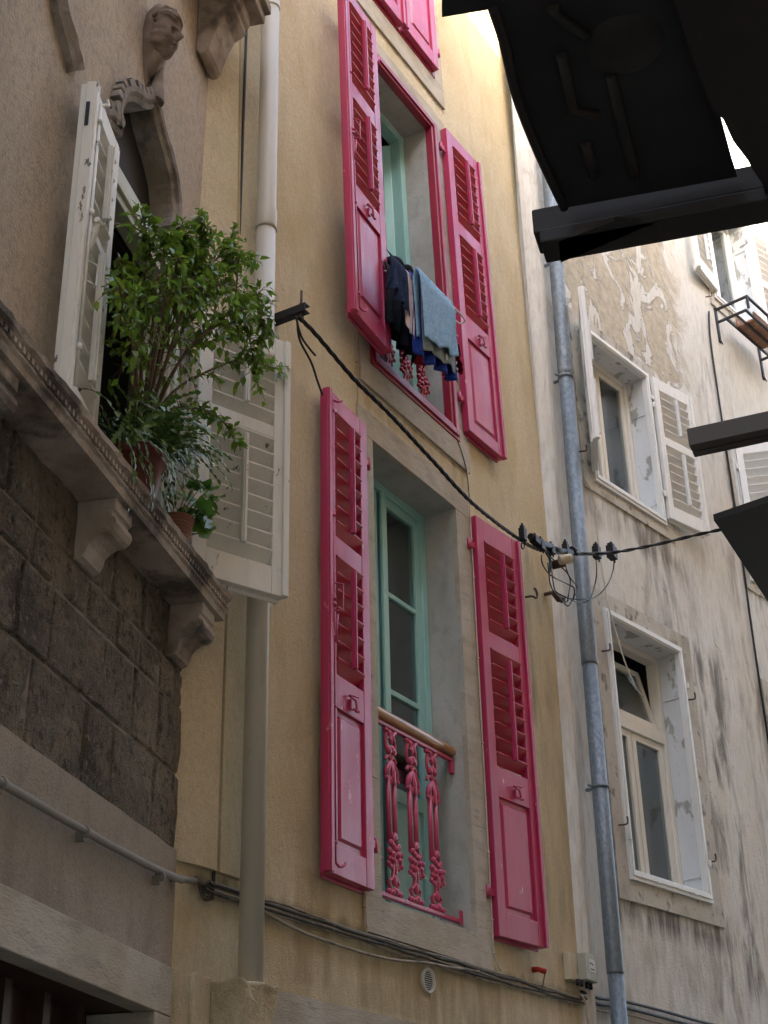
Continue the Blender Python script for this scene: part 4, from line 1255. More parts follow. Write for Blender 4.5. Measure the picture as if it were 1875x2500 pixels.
casement(w2, RW2[0] + 0.047, 1.10, RW2[2] + 0.02, 4.813, 0.165, (), None, 'cream', 0.05)
casement(w2, 1.11, RW2[1] - 0.047, RW2[2] + 0.02, 4.813, 0.165, (), None, 'cream', 0.05)
tl = casement(w2, RW2[0] + 0.05, RW2[1] - 0.05, 0, 0.5, 0, (), None, 'cream', 0.045, label='top light tilted open')
tl.location = (RW2[0] + 0.05, 0.18, 4.91); tl.rotation_euler = (rad(-13), 0, 0)
leaf(rh, 1.665, 0.055, -8.0, 1, 0.48, 6.615, 7.905, [(7.36, 7.80), (6.73, 7.29)], None, 'white_new', 'white_new', t=0.035, sw=0.06, slat_pitch=0.075, catch=False,
     label='white shutter leaf opened flat, right of the upper window')
leaf(rh, 0.655, 0.055, 32.5, -1, 0.47, 6.615, 7.905, [(7.36, 7.80), (6.73, 7.29)], None, 'white_new', 'white_new', t=0.035, sw=0.06, slat_pitch=0.075, catch=False,
     label='white shutter leaf seen edge-on, left of the upper window')
f3, w3 = r_window(RW3, (3.08, 4.26, 9.40, 11.1), 'white window frame above the black iron planter rack', sash='white_new')
casement(w3, RW3[0] + 0.047, 3.66, RW3[2] + 0.02, RW3[3] - 0.047, 0.165, (), None, 'white_new', 0.045)
casement(w3, 3.67, RW3[1] - 0.047, RW3[2] + 0.02, RW3[3] - 0.047, 0.165, (), None, 'white_new', 0.045)
leaf(rh, 3.18, 0.055, 7, -1, 0.46, 9.57, 10.93, [(9.72, 10.83)], None, 'white_new', 'white_new', t=0.04, sw=0.065, slat_pitch=0.08, catch=False,
     label='white shutter leaf left of the topmost window')
leaf(rh, 4.165, 0.055, -10, 1, 0.47, 9.57, 10.93, [(10.28, 10.84), (9.69, 10.2)], None, 'white_new', 'white_new', t=0.04, sw=0.065, slat_pitch=0.08, catch=False,
     label='white shutter leaf right of the topmost window')
f4, w4 = r_window(RW4, (2.93, 4.1, 6.46, 8.02), 'white window frame half hidden behind the dark canopy')
leaf(rh, 3.02, 0.055, -62, 1, 0.44, 6.615, 7.86, [(6.73, 7.75)], None, 'white_new', 'white_new', t=0.035, sw=0.055, slat_pitch=0.08, catch=False, rods=False,
     label='white shutter leaf half open beside the dark canopy')
f5, w5 = r_window(RW5, (2.93, 4.1, 3.545, 5.66), 'white window frame at the right edge, under the dark canopy')

# ================================================================ things on the facades
def wthing(name, label, cat, W, u, z, n=0.0, group=None):
    return thing(name, label, cat, wp(W, u, z, n), WALLS[W][1], group)

# ---- white downpipe
X = wthing('downpipe', 'straight off-white plastic downpipe on the ochre wall beside the palazzo', 'drainpipe', 'Y', 4.572, 2.53, 0.10)
mb = MB(); mb.tube([(0.0, 0, 0.0), (0, 0, 3.66)], 0.0485, 28)
mb.build('lower_pipe', 'pvc', X)
mb = MB(); mb.tube([(0, 0, 3.56), (0, 0, 3.575), (0, 0, 3.66), (0, 0, 3.68), (0, 0, 3.70), (0, 0, 8.2)], 0.05, 28, rs=[0.053, 0.054, 0.054, 0.052, 0.0487, 0.0487])
mb.build('upper_pipe', 'pvc', X)
for zz in (1.35, 5.05):
    mb = MB(); mb.tube([(0, 0, zz), (0, 0, zz + 0.02)], 0.0515, 28); mb.box(-0.008, 0.008, 0.05, 0.10, zz, zz + 0.02)
    mb.tube([(-0.05, 0.02, zz + 0.01), (-0.07, 0.01, zz + 0.03)], 0.004, 5)
    if zz > 2: mb.build('pipe_clip', 'pvc', X)
# ---- zinc downpipe, slightly out of plumb
X = wthing('downpipe', 'blue-grey zinc downpipe on the grey building beside the ochre house', 'drainpipe', 'R', 0.0, 0.0, 0.10)
def zu(z): return 0.178 + 0.0165 * (z - 2.9)
mb = MB()
mb.tube([(zu(1.0), 0, 1.0), (zu(3.10), 0, 3.10)], 0.0475, 28)
mb.build('lower_pipe', 'zinc', X)
mb = MB(); mb.tube([(zu(3.05), 0, 3.05), (zu(3.06), 0, 3.06), (zu(5.0), 0, 5.0)], 0.051, 28, rs=[0.0505, 0.0512, 0.0495]); mb.build('lower_pipe', 'zinc', X)
mb = MB(); mb.tube([(zu(4.98), 0, 4.98), (zu(5.0), 0, 5.0), (zu(7.2), 0, 7.2)], 0.051, 28, rs=[0.0525, 0.0525, 0.05]); mb.build('upper_pipe', 'zinc', X)
mb = MB(); mb.tube([(zu(7.18), 0, 7.18), (zu(7.25), 0, 7.25), (zu(13), 0, 13)], 0.051, 28, rs=[0.0535, 0.053, 0.05]); mb.build('upper_pipe', 'zinc', X)
for zz in (4.16, 7.19, 8.24, 10.4):
    mb = MB(); mb.tube([(zu(zz), 0, zz), (zu(zz), 0, zz + 0.018)], 0.0565, 28)
    mb.tube([(zu(zz) - 0.05, 0.02, zz + 0.01), (zu(zz) - 0.085, 0.03, zz + 0.01)], 0.008, 6)
    mb.box(zu(zz) - 0.01, zu(zz) + 0.01, 0.05, 0.1, zz, zz + 0.018)
    mb.build('pipe_clip', 'zinc', X)
# ---- vent
X = wthing('vent_grille', 'round grey louvred vent grille low on the ochre wall', 'vent', 'Y', 6.118, 2.757, 0.0)
mb = MB()
mb.lathe([(0.0, -0.004), (0.046, -0.004), (0.048, -0.014), (0.057, -0.016), (0.060, -0.011), (0.060, 0.0)], (0, 0, 0), 40, 'y')
mb.build('rim', 'pvc', X)
mb = MB()
for k in range(9):
    z = -0.040 + k * 0.0098
    h = math.sqrt(max(0.0, 0.047 ** 2 - z * z))
    mb.add([(-h, -0.015, z), (h, -0.015, z), (h, -0.006, z + 0.004), (-h, -0.006, z + 0.004), (-h, -0.015, z + 0.003), (h, -0.015, z + 0.003)], [(0, 1, 2, 3), (0, 4, 5, 1), (4, 3, 2, 5)])
mb.build('slats', 'pvc', X)
mb = MB(); mb.lathe([(0.0, -0.0045), (0.0455, -0.0045)], (0, 0, 0), 32, 'y'); mb.build('hole', 'black', X)
# ---- electricity meter box
X = wthing('meter_box', 'small grey junction box with a faded label, at the foot of the zinc downpipe', 'electrical box', 'Y', 7.80, 2.99, 0.0)
mb = MB(); mb.box(-0.10, 0.065, -0.045, 0.0, -0.02, 0.13); mb.build('back_box', 'box_cream', X, bevel=0.005)
mb = MB(); mb.box(-0.005, 0.155, -0.10, -0.0455, -0.015, 0.135); mb.build('cover', 'box_plastic', X, bevel=0.006)
mb = MB(); mb.box(0.03, 0.12, -0.1035, -0.1005, 0.035, 0.105); mb.build('window_label', 'label_white', X)
mb = MB()
mb.box(0.045, 0.065, -0.1045, -0.1036, 0.075, 0.085); mb.box(0.075, 0.088, -0.1045, -0.1036, 0.072, 0.082); mb.box(0.05, 0.105, -0.1045, -0.1036, 0.046, 0.052)
mb.build('print', 'dark_cable', X)
mb = MB()
for x in (-0.05, 0.0, 0.08, 0.13): mb.tube([(x, -0.06, -0.05), (x, -0.06, -0.0155)], 0.012, 8)
mb.build('cable_gland', 'black', X)
# ---- red plug
X = wthing('red_cap', 'small red capped peg above the cable line, right of the pink shutter', 'peg', 'Y', 7.30, 2.97, 0.0)
mb = MB(); mb.tube([(0, 0, 0), (0.0, -0.03, 0.0), (0.03, -0.06, -0.012)], 0.015, 10, rs=[0.017, 0.014, 0.016]); mb.build('cap', 'red_plastic', X)
mb = MB(); mb.tube([(0.03, -0.055, -0.02), (0.035, -0.03, -0.10)], 0.004, 6); mb.build('wire', 'grey_cable', X)
# ---- wall hook
X = wthing('iron_hook', 'rusty iron hook in the ochre wall beside the lower right shutter', 'hook', 'Y', 7.555, 5.26, 0.0)
mb = MB(); mb.tube(smooth_path([(0, 0, 0), (0, -0.045, -0.005), (0.022, -0.06, -0.012), (0.045, -0.058, 0.005), (0.05, -0.058, 0.03), (0.035, -0.058, 0.05), (0.018, -0.058, 0.05)], 4), 0.0075, 8)
mb.build('hook', 'rust', X)
# ---- bracket carrying the overhead cable
X = wthing('cable_bracket', 'black iron cable bracket with a bolt on the ochre wall beside the white downpipe', 'bracket', 'Y', 4.79, 5.72, 0.0)
mb = MB()
mb.box(-0.022, -0.017, -0.20, 0, -0.022, 0.022); mb.box(-0.0165, 0.022, -0.20, 0, 0.0175, 0.022); mb.box(-0.0165, 0.022, -0.2, 0, -0.022, -0.0175)
mb.build('arm', 'black_iron', X)
mb = MB(); mb.tube([(0.0, -0.165, -0.07), (0.0, -0.165, 0.115)], 0.0065, 8); mb.tube([(0, -0.165, -0.055), (0, -0.165, -0.04)], 0.014, 6); mb.tube([(0, -0.165, 0.023), (0, -0.165, 0.035)], 0.014, 6)
mb.tube([(0, -0.165, -0.037), (0, -0.165, -0.024)], 0.011, 8)
mb.build('bolt', 'rust', X)

def twisted(pts, r, strands, pitch, rs):
    """bundle of strands spiralling round a smooth path"""
    path = smooth_path(pts, 14)
    out = []
    for s in range(strands):
        q = []
        acc = 0
        for i, p in enumerate(path):
            if i: acc += (path[i] - path[i - 1]).length
            t = (path[min(i + 1, len(path) - 1)] - path[max(i - 1, 0)]).normalized()
            a = t.cross(Vector((0, 0, 1))).normalized(); b = t.cross(a)
            th = acc / pitch * 2 * math.pi + s * 2 * math.pi / strands
            q.append(p + (a * math.cos(th) + b * math.sin(th)) * r)
        out.append(q)
    return out

# ---- overhead cable from the bracket to the junction and on across the street
bt = at('Y', 727, 773, 0.17)
j0 = at('Y', 1276, 1322, 0.30)
main = [bt, at('Y', 770, 815, 0.18), at('Y', 865, 926, 0.21), at('Y', 950, 1010, 0.24), at('Y', 1052, 1120, 0.27), at('Y', 1155, 1230, 0.29), j0,
        at('Y', 1330, 1345, 0.31), at('Y', 1395, 1352, 0.32)]
X = thing('overhead_cable', 'thick twisted black cable slung from the iron bracket down to the junction clamps', 'cable', bt)
mb = MB()
off = -Vector(bt)
for q in twisted(main, 0.0055, 3, 0.19, 0.009):
    mb.tube([p + off for p in q], 0.0068, 6)
mb.build('strands', 'black', X)
mb = MB()
for pts in ([(722, 772, .17), (735, 820, .17), (755, 850, .16), (770, 868, .16)], [(726, 785, .17), (732, 830, .14), (760, 885, .12), (775, 930, .11), (788, 965, .10)]):
    mb.tube([p + off for p in smooth_path([at('Y', *p) for p in pts], 6)], 0.006, 6)
mb.tube([at('Y', 862, 920, 0.21) + off, at('Y', 876, 927, 0.19) + off], 0.004, 5)
mb.build('loose_tail', 'black', X)
# second span
a0 = at('R', 1405, 1352, 0.42)
cross = [a0, at('R', 1455, 1352, 0.45), at('R', 1505, 1348, 0.52), at('R', 1600, 1330, 0.66), at('R', 1700, 1306, 0.9), at('R', 1800, 1284, 1.25), at('R', 1880, 1265, 1.7), Vector((5.6, -0.88, 3.9))]
X = thing('overhead_cable', 'thick black cable running from the junction clamps across the street to the dark canopy', 'cable', a0)
mb = MB(); off = -Vector(a0)
for q in twisted(cross, 0.005, 2, 0.26, 0.009): mb.tube([p + off for p in q], 0.0072, 6)
mb.build('strands', 'black', X)
# ---- junction: clamps, boxes and loops
jc = at('Y', 1400, 1370, 0.30)
X = thing('cable_junction', 'cluster of black clamps, boxes and looping wires where the overhead cables meet', 'junction', jc)
off = -Vector(jc)
JP = lambda x, y, n=0.32: at('Y', 1300 + x / 6.38, 1280 + y / 6.38, n) + off
def blob(p, r, name='clamp'):
    m_ = MB(); a, b_, c_ = r
    m_.box(p[0] - a, p[0] + a, p[1] - b_, p[1] + b_, p[2] - c_, p[2] + c_)
    m_.box(p[0] - a * .7, p[0] + a * .7, p[1] - b_ * .7, p[1] + b_ * .7, p[2] + c_ + .0004, p[2] + c_ * 1.45)
    m_.tube([(p[0], p[1], p[2] + c_ * 1.2), (p[0], p[1], p[2] + c_ * 1.45 + 0.016)], 0.008, 8)
    m_.tube([(p[0] + a * .7, p[1] - b_ * .2, p[2] - c_ * 1.5), (p[0] + a * .7, p[1] - b_ * .2, p[2] + c_)], 0.006, 6)
    return m_.build(name, 'black', X, bevel=0.003)
for (x, y, r) in ((-150, 160, (.020, .018, .040)), (40, 250, (.035, .022, .022)), (130, 330, (.028, .02, .03)), (290, 400, (.024, .02, .028)), (520, 400, (.02, .018, .04)), (1000, 440, (.026, .022, .042)), (1235, 440, (.038, .026, .045))):
    blob(JP(x, y), r)
mb = MB()
mb.tube([JP(-30, 190), JP(120, 290), JP(280, 350)], 0.022, 8)
mb.tube([JP(280, 370), JP(420, 410), JP(640, 430)], 0.018, 8)
mb.tube([JP(600, 400), JP(690, 430)], 0.026, 6)
mb.tube([JP(690, 465), JP(900, 470), JP(1100, 470), JP(1330, 410)], 0.008, 6)
mb.tube([JP(690, 475), JP(850, 450), JP(1100, 440), JP(1330, 420)], 0.007, 6)
mb.build('coupling', 'black', X)
mb = MB(); mb.tube([JP(300, 640, .27), JP(500, 590, .34)], 0.030, 4); mb.build('bracket_arm', 'rust', X)
mb = MB(); mb.tube([JP(420, 560, .36), JP(610, 530, .42)], 0.030, 6); mb.build('insulator', 'box_cream', X)
mb = MB()
for pts in ([(140, 480), (150, 600), (230, 740), (340, 830), (560, 940), (650, 1000), (640, 1130), (560, 1270), (480, 1210), (380, 1080)],
            [(240, 600), (260, 800), (280, 930), (370, 1090), (600, 1160), (850, 1170), (1030, 1100), (1180, 920), (1260, 700), (1270, 540)],
            [(300, 720), (330, 950), (380, 1060), (560, 1150), (760, 1230), (900, 1150), (970, 950), (1000, 750), (990, 540)],
            [(110, 330), (260, 480), (420, 640), (540, 760), (590, 900), (560, 1100), (540, 1200), (450, 1220)],
            [(530, 700), (590, 840), (700, 980), (650, 1130), (590, 1240)],
            [(350, 350), (440, 400), (500, 560), (530, 720)]):
    mb.tube(smooth_path([JP(x, y, 0.30 if k % 2 else 0.27) for k, (x, y) in enumerate(pts)], 6), 0.0042, 6)
mb.tube([JP(-150 + 25 * math.cos(t) - 0, 330 + 55 * math.sin(t)) for t in [i * math.pi / 6 for i in range(13)]], 0.0045, 6)
mb.build('wires', 'black', X)
mb = MB()
mb.tube(smooth_path([JP(210, 440, .3), JP(270, 540, .3), JP(280, 680, .3), JP(255, 760, .28)], 5), 0.009, 6)
mb.build('blue_wire', layered('grey_blue_sleeve', (0.08, 0.13, 0.17), [], 0.5), X)
mb = MB()
fo = at('Y', 1331, 1451, 0.0) + off
mb.tube([fo, JP(320, 1060, .12), JP(420, 1120, .2)], 0.013, 8)
mb.tube([JP(320, 1060, .12), JP(400, 1170, .16), JP(500, 1180, .2)], 0.018, 8)
mb.build('wall_stay', 'rust', X)

# ---- thin cable lines down the ochre wall
def line_thing(name, label, W, pts, r, mat, seg=6, clips=(), cat='cable', loop=None):
    p0 = wp(W, pts[0][0], pts[0][1], pts[0][2])
    X = thing(name, label, cat, p0, WALLS[W][1])
    L_ = [Vector((a - pts[0][0], -(n - pts[0][2]), z - pts[0][1])) for a, z, n in pts]
    m_ = MB(); m_.tube(smooth_path(L_, 5), r, seg); m_.build('line', mat, X)
    if clips:
        for i in clips:
            m_ = MB(); m_.ball(L_[i], (r * 2.2, r * 2.2, r * 1.3), 8, 5); m_.build('clip', mat, X)
    return X
line_thing('wall_cable', 'thin cream cable down the stone jamb right of the lower window', 'Y',
           [(6.806, 5.86, .016), (6.808, 5.62, .018), (6.806, 5.35, .018), (6.808, 5.1, .018), (6.806, 4.6, .018), (6.806, 4.1, .018), (6.804, 3.5, .018), (6.802, 3.15, .018), (6.80, 2.98, .02), (6.85, 2.90, .03)], 0.0045, 'white_cable', clips=(1, 2, 3, 4, 5, 6, 7, 8))
line_thing('wall_cable', 'thin ochre-painted cable between the two left pink shutters', 'Y',
           [(5.556, 6.4, .01), (5.557, 6.0, .012), (5.556, 5.9, .012), (5.556, 5.4, .012), (5.55, 4.2, .012), (5.548, 3.0, .012), (5.56, 2.92, .02)], 0.005, 'tan_cable', clips=(2, 5))
line_thing('wall_cable', 'thin dark wire hanging below the right corner of the upper window', 'Y',
           [(6.69, 5.96, .02), (6.74, 5.90, .02), (6.78, 5.82, .02), (6.80, 5.72, .02), (6.806, 5.6, .02)], 0.003, 'dark_cable')
line_thing('wall_cable', 'black cable in the joint of the ochre pilaster beside the palazzo', 'Y',
           [(4.472, 8.2, .02), (4.467, 6.1, .018), (4.448, 4.6, .018), (4.443, 4.0, .014), (4.438, 3.0, .014), (4.43, 2.9, .02)], 0.0075, 'black')
line_thing('wall_cable', 'tan cable running along the right side of the zinc downpipe', 'R',
           [(0.40, 9.5, .012), (0.375, 8, .012), (0.36, 7, .012), (0.345, 6, .012), (0.335, 5, .012), (0.32, 4.0, .012), (0.30, 3.0, .012)], 0.006, 'tan_cable')
line_thing('wall_cable', 'cream cable hanging down the grey wall to the top of the lowest window', 'R',
           [(0.50, 6.50, .02), (0.57, 6.42, .03), (0.60, 6.3, .03), (0.61, 6.0, .02), (0.605, 5.7, .04), (0.60, 5.5, .06), (0.63, 5.32, .08), (0.68, 5.1, .10), (0.76, 4.95, .12), (0.83, 4.92, .12)], 0.0055, 'white_cable')
line_thing('wall_cable', 'long black cable running straight down the grey building past both window columns', 'R',
           [(2.98, 9.25, .02), (2.93, 8.87, .015), (2.92, 8, .015), (2.914, 6.96, .015), (2.885, 6.03, .015), (2.88, 5.05, .015), (2.87, 4, .015), (2.86, 2.6, .015)], 0.010, 'black')
# ---- horizontal cable bundle at the foot of the ochre wall
rb = random.Random(4)
for k, (lab, mat, r) in enumerate((('topmost grey cable of the bundle along the foot of the ochre wall', 'grey_cable', .005), ('thick dark cable in the bundle along the foot of the ochre wall', 'dark_cable', .007),
                                   ('middle cream cable of the bundle along the foot of the ochre wall', 'white_cable', .0042), ('lower dark cable of the bundle along the foot of the ochre wall', 'dark_cable', .006),
                                   ('lowest grey cable of the bundle along the foot of the ochre wall', 'grey_cable', .0045))):
    pts = []
    for i in range(22):
        u = 4.40 + (7.86 - 4.40) * i / 21
        pts.append((u, 2.893 - k * 0.0115 + 0.004 * math.sin(u * 3 + k) + rb.uniform(-.004, .004) - 0.012 * math.sin(math.pi * i / 21), 0.012 + r + rb.uniform(0, .006) + 0.004 * (k % 2)))
    line_thing('bundle_cable', lab, 'Y', pts, r, mat, clips=(7, 9, 12, 14, 17) if k == 2 else ())
line_thing('bundle_cable', 'single slack cable sagging below the bundle, over the round vent', 'Y',
           [(4.66, 2.862, .02), (5.0, 2.81, .02), (5.4, 2.795, .02), (5.75, 2.80, .02), (6.05, 2.825, .035), (6.3, 2.84, .03), (6.6, 2.86, .025), (7.0, 2.855, .02), (7.5, 2.85, .02), (7.83, 2.88, .02)], 0.0065, 'grey_cable', clips=(6,))
for k in range(3):
    line_thing('bundle_cable', ('upper black cable crossing the foot of the grey wall behind the zinc downpipe', 'middle black cable crossing the foot of the grey wall behind the zinc downpipe', 'lower thin cable crossing the foot of the grey wall behind the zinc downpipe')[k], 'R',
               [(-0.10, 2.93 - .03 * k, .035), (0.1, 2.915 - .035 * k, .02), (0.35, 2.925 - .035 * k, .02), (0.8, 2.915 - .04 * k, .02), (1.4, 2.89 - .04 * k, .02), (2.4, 2.87 - .05 * k, .02)], (0.009, 0.009, 0.006)[k], ('black', 'black', 'grey_cable')[k])
line_thing('wall_cable', 'looped pale cable tail hanging under the meter box', 'Y',
           [(7.80, 2.90, .05), (7.84, 2.86, .06), (7.86, 2.80, .05), (7.90, 2.74, .04), (7.93, 2.66, .03), (7.93, 2.5, .02)], 0.006, 'white_cable')
# ---- painted conduit on the palazzo
p0 = wp('L', -1.9, 2.80, 0.055)
X = thing('conduit_pipe', 'grey painted conduit pipe clipped along the plaster band of the palazzo', 'pipe', p0, WALLS['L'][1])
mb = MB(); mb.tube([(0, 0, -0.012), (0.43, 0, -.004), (0.8, 0, 0.004), (1.2, 0, 0.016), (1.55, 0.0, 0.030), (1.90, 0.0, 0.055)], 0.0165, 14, rs=[.013, .0135, .013, .013, .0135, .013]); mb.build('tube', 'conduit', X)
for u in (0.42, 1.0, 1.67):
    mb = MB(); a_ = 0.018
    mb.tube([(u, 0, 0.0 + u * 0.02 - .012), (u + 0.022, 0, 0.0 + u * 0.02 - .012)], 0.0175, 14); mb.box(u + .004, u + .018, 0.0, 0.055, -.012 + u * .02 - 0.03, -.012 + u * .02)
    mb.build('clip', 'conduit', X)
X = thing('conduit_pipe', 'short bent end of the conduit where it reaches the ochre wall', 'pipe', wp('Y', 4.17, 2.862, 0.05))
mb = MB(); mb.tube([(-0.03, 0.005, -0.008), (0.04, 0, 0.0), (0.12, 0.01, 0.008)], 0.013, 14); mb.build('tube', 'conduit', X)
mb = MB()
for k in range(5):
    mb.tube(smooth_path([(0.11, 0.01, 0.01), (0.15, -0.01 + .008 * k, 0.0 + .007 * k), (0.19, 0.0 + .006 * k, 0.02 - .015 * k), (0.26, 0.03, 0.02 - 0.012 * k)], 5), 0.006, 6)
mb.build('wire_ends', 'dark_cable', X)

# ================================================================ laundry at the upper window
def local_box(p0, W='Y'):
    return thing
rz_ = 6.49
X = wthing('clothes_airer', 'white wire clothes airer sticking out of the upper window', 'airer', 'Y', 5.75, 6.36, 0.0)
mb = MB()
P = lambda u, n, z: (u - 5.75, -n, z - 6.36)
mb.tube(smooth_path([P(5.62, -0.02, 6.60), P(5.70, 0.14, 6.54), P(5.78, 0.26, 6.51), P(5.90, 0.31, 6.50), P(6.1, 0.315, 6.497), P(6.27, 0.315, 6.495), P(6.30, 0.30, 6.49)], 6), 0.0055, 8)
mb.tube(smooth_path([P(6.30, 0.30, 6.49), P(6.29, 0.27, 6.488), P(6.15, 0.265, 6.488), P(5.9, 0.26, 6.49)], 5), 0.005, 8)
for uu in (5.85, 6.03, 6.2): mb.tube([P(uu, 0.31, 6.50), P(uu, -0.05, 6.55)], 0.004, 6)
mb.tube([P(5.82, 0.05, 6.54), P(6.45, 0.05, 6.54)], 0.004, 6)
mb.tube([P(5.82, 0.18, 6.52), P(6.45, 0.18, 6.52)], 0.004, 6)
mb.build('wire_frame', 'wire_white', X)

def hanging(name, label, cat, u0, u1, n, ztop, zb0, zb1, mat, seed, fold=0.012, back=0.0, nf=4, thick=0.003, curve=0.0):
    """cloth over a rod: front sheet from ztop down to zb0..zb1, optional back sheet"""
    X = wthing(name, label, cat, 'Y', (u0 + u1) / 2, ztop, n)
    m_ = MB(); K1, K2 = 26, 26
    R_ = random.Random(seed); ph1, ph2 = R_.uniform(0, 6), R_.uniform(0, 6)
    def sheet(sgn, drop_scale):
        vs = []
        for j in range(K2 + 1):
            t = j / K2
            for i in range(K1 + 1):
                s = i / K1
                u = u0 + (u1 - u0) * s
                zb = zb0 + (zb1 - zb0) * s + 0.010 * math.sin(s * 13 + ph2)
                z = ztop - (ztop - zb) * drop_scale * t
                u2 = u + (0.018 * math.sin(t * 3 + ph1)) * t * (1 - 2 * s) + curve * t * t
                nn = sgn * (0.006 + 0.02 * min(1, t * 6)) + fold * t ** 0.6 * math.sin(s * nf * 2 * math.pi + ph1 + t * 1.6) + 0.4 * fold * math.sin(s * nf * 5 + t * 6 + ph2) * t
                vs.append((u2 - (u0 + u1) / 2, -nn, z - ztop))
        m_.add(vs, [(j * (K1 + 1) + i, j * (K1 + 1) + i + 1, (j + 1) * (K1 + 1) + i + 1, (j + 1) * (K1 + 1) + i) for j in range(K2) for i in range(K1)], True)
        return vs
    sheet(1, 1.0)
    if back: sheet(-1, back)
    o = m_.build('cloth', mat, X, fix=True)
    sm = o.modifiers.new('thick', 'SOLIDIFY'); sm.thickness = thick
    return X
hanging('towel', 'light blue towel hanging on the outermost wire of the airer', 'towel', 5.70, 6.11, 0.318, 6.505, 6.03, 6.12, 'c_blue', 2, 0.010, 0.95, 3)
grey_towel = hanging('towel', 'grey towel hanging just behind the light blue towel', 'towel', 5.76, 6.14, 0.292, 6.496, 6.00, 6.045, 'c_grey', 5, 0.010, 0, 3)
hanging('trousers', 'royal blue garment hanging between the light blue towel and the pink cloth', 'clothing', 5.70, 6.17, 0.262, 6.50, 5.93, 6.00, 'c_navy', 7, 0.016, 0, 4)
hanging('shirt', 'faded pink shirt hanging left of the royal blue garment', 'clothing', 5.655, 5.76, 0.252, 6.50, 6.10, 5.99, 'c_pink', 9, 0.010, 0, 3)
hanging('shirt', 'red shirt on a hanger behind the pink shirt', 'clothing', 5.84, 6.12, 0.11, 6.53, 6.15, 6.1, 'c_red', 10, 0.02, 0, 3)
hanging('trousers', 'black trousers hanging furthest left beside the pink shutter', 'clothing', 5.66, 5.93, 0.13, 6.60, 6.20, 6.04, 'c_black', 11, 0.02, 0.9, 4)
hanging('shirt', 'dark navy shirt hanging beside the black trousers', 'clothing', 5.46, 5.64, 0.262, 6.49, 6.24, 6.16, 'c_dnavy', 13, 0.02, 0, 3)
X = wthing('shirt', 'dark garment bundled over the railing at the top of the laundry', 'clothing', 'Y', 5.94, 6.66, 0.10)
mb = MB()
for k in range(9):
    a = k / 8
    mb.ball((-0.14 + 0.26 * a, -0.02 + 0.03 * math.sin(k * 2.2), 0.03 * math.sin(k * 1.7) - 0.08 * a), (0.06, 0.06, 0.05 + 0.012 * math.sin(k * 3)), 12, 9)
o = mb.build('cloth', 'c_black', X); irregular(o, 0.014, 16, 4)
# maroon ruffled garment behind the towel's right edge
X = wthing('scarf', 'maroon ruffled scarf hanging right of the light blue towel', 'clothing', 'Y', 6.275, 6.395, 0.22)
mb = MB(); R_ = random.Random(3)
for k in range(46):
    z = -0.02 - 0.24 * (k / 45)
    a = R_.uniform(0, 6.28); r = 0.018 + 0.022 * (k / 45)
    c = Vector((r * math.cos(a), r * math.sin(a), z))
    d = Vector((math.cos(a), math.sin(a), -0.5)) * 0.022; e = Vector((-math.sin(a), math.cos(a), R_.uniform(-.4, .4))) * 0.018
    mb.add([c - e, c + d - e * 1.2, c + d * 1.3 + Vector((0, 0, 0.008)), c + d + e * 1.2, c + e], [(0, 1, 2), (0, 2, 4), (4, 2, 3)], True)
mb.tube([(0, 0, 0.02), (0, 0, -0.26)], 0.02, 8)
mb.build('ruffle', 'c_maroon', X)
X = wthing('clothes_hanger', 'red plastic clothes hanger showing above the pink shirt', 'hanger', 'Y', 5.80, 6.50, 0.215)
mb = MB(); mb.tube(smooth_path([(-0.06, 0, -0.03), (0.0, 0, -0.035), (0.05, 0, -0.045), (0.075, 0, -0.10), (0.085, 0.0, -0.18)], 5), 0.008, 8)
mb.tube(smooth_path([(0.0, 0, -0.035), (0, 0, 0.0), (0.008, 0, 0.015), (0.02, 0, 0.005)], 4), 0.003, 6)
mb.build('hanger', 'hanger_red', X)
mb = MB(); mb.box(0.05, 0.062, -0.034, -0.0315, -0.445, -0.41); mb.build('care_label', 'label_white', grey_towel)

# ================================================================ plants on the ledge
def leaf_quad(mb, c, d, up, l, w_, bend=0.25):
    d = d.normalized()
    s = d.cross(up)
    if s.length < 1e-3: s = d.orthogonal()
    s.normalize(); n = s.cross(d).normalized()
    p0 = c; p1 = c + d * l * 0.35 + s * w_ * 0.5 + n * 0.12 * w_; p2 = c + d * l * 0.35 - s * w_ * 0.5 + n * 0.12 * w_
    p1b = c + d * l * 0.68 + s * w_ * 0.36 - n * l * bend * 0.35 + n * .08 * w_; p2b = c + d * l * 0.68 - s * w_ * 0.36 - n * l * bend * 0.35 + n * .08 * w_
    m1 = c + d * l * 0.35; m2 = c + d * l * 0.68 - n * l * bend * 0.4; tip = c + d * l - n * l * bend
    mb.add([p0, p1, m1, p2, p1b, m2, p2b, tip], [(0, 2, 1), (0, 3, 2), (1, 2, 5, 4), (2, 3, 6, 5), (4, 5, 7), (5, 6, 7)], True)

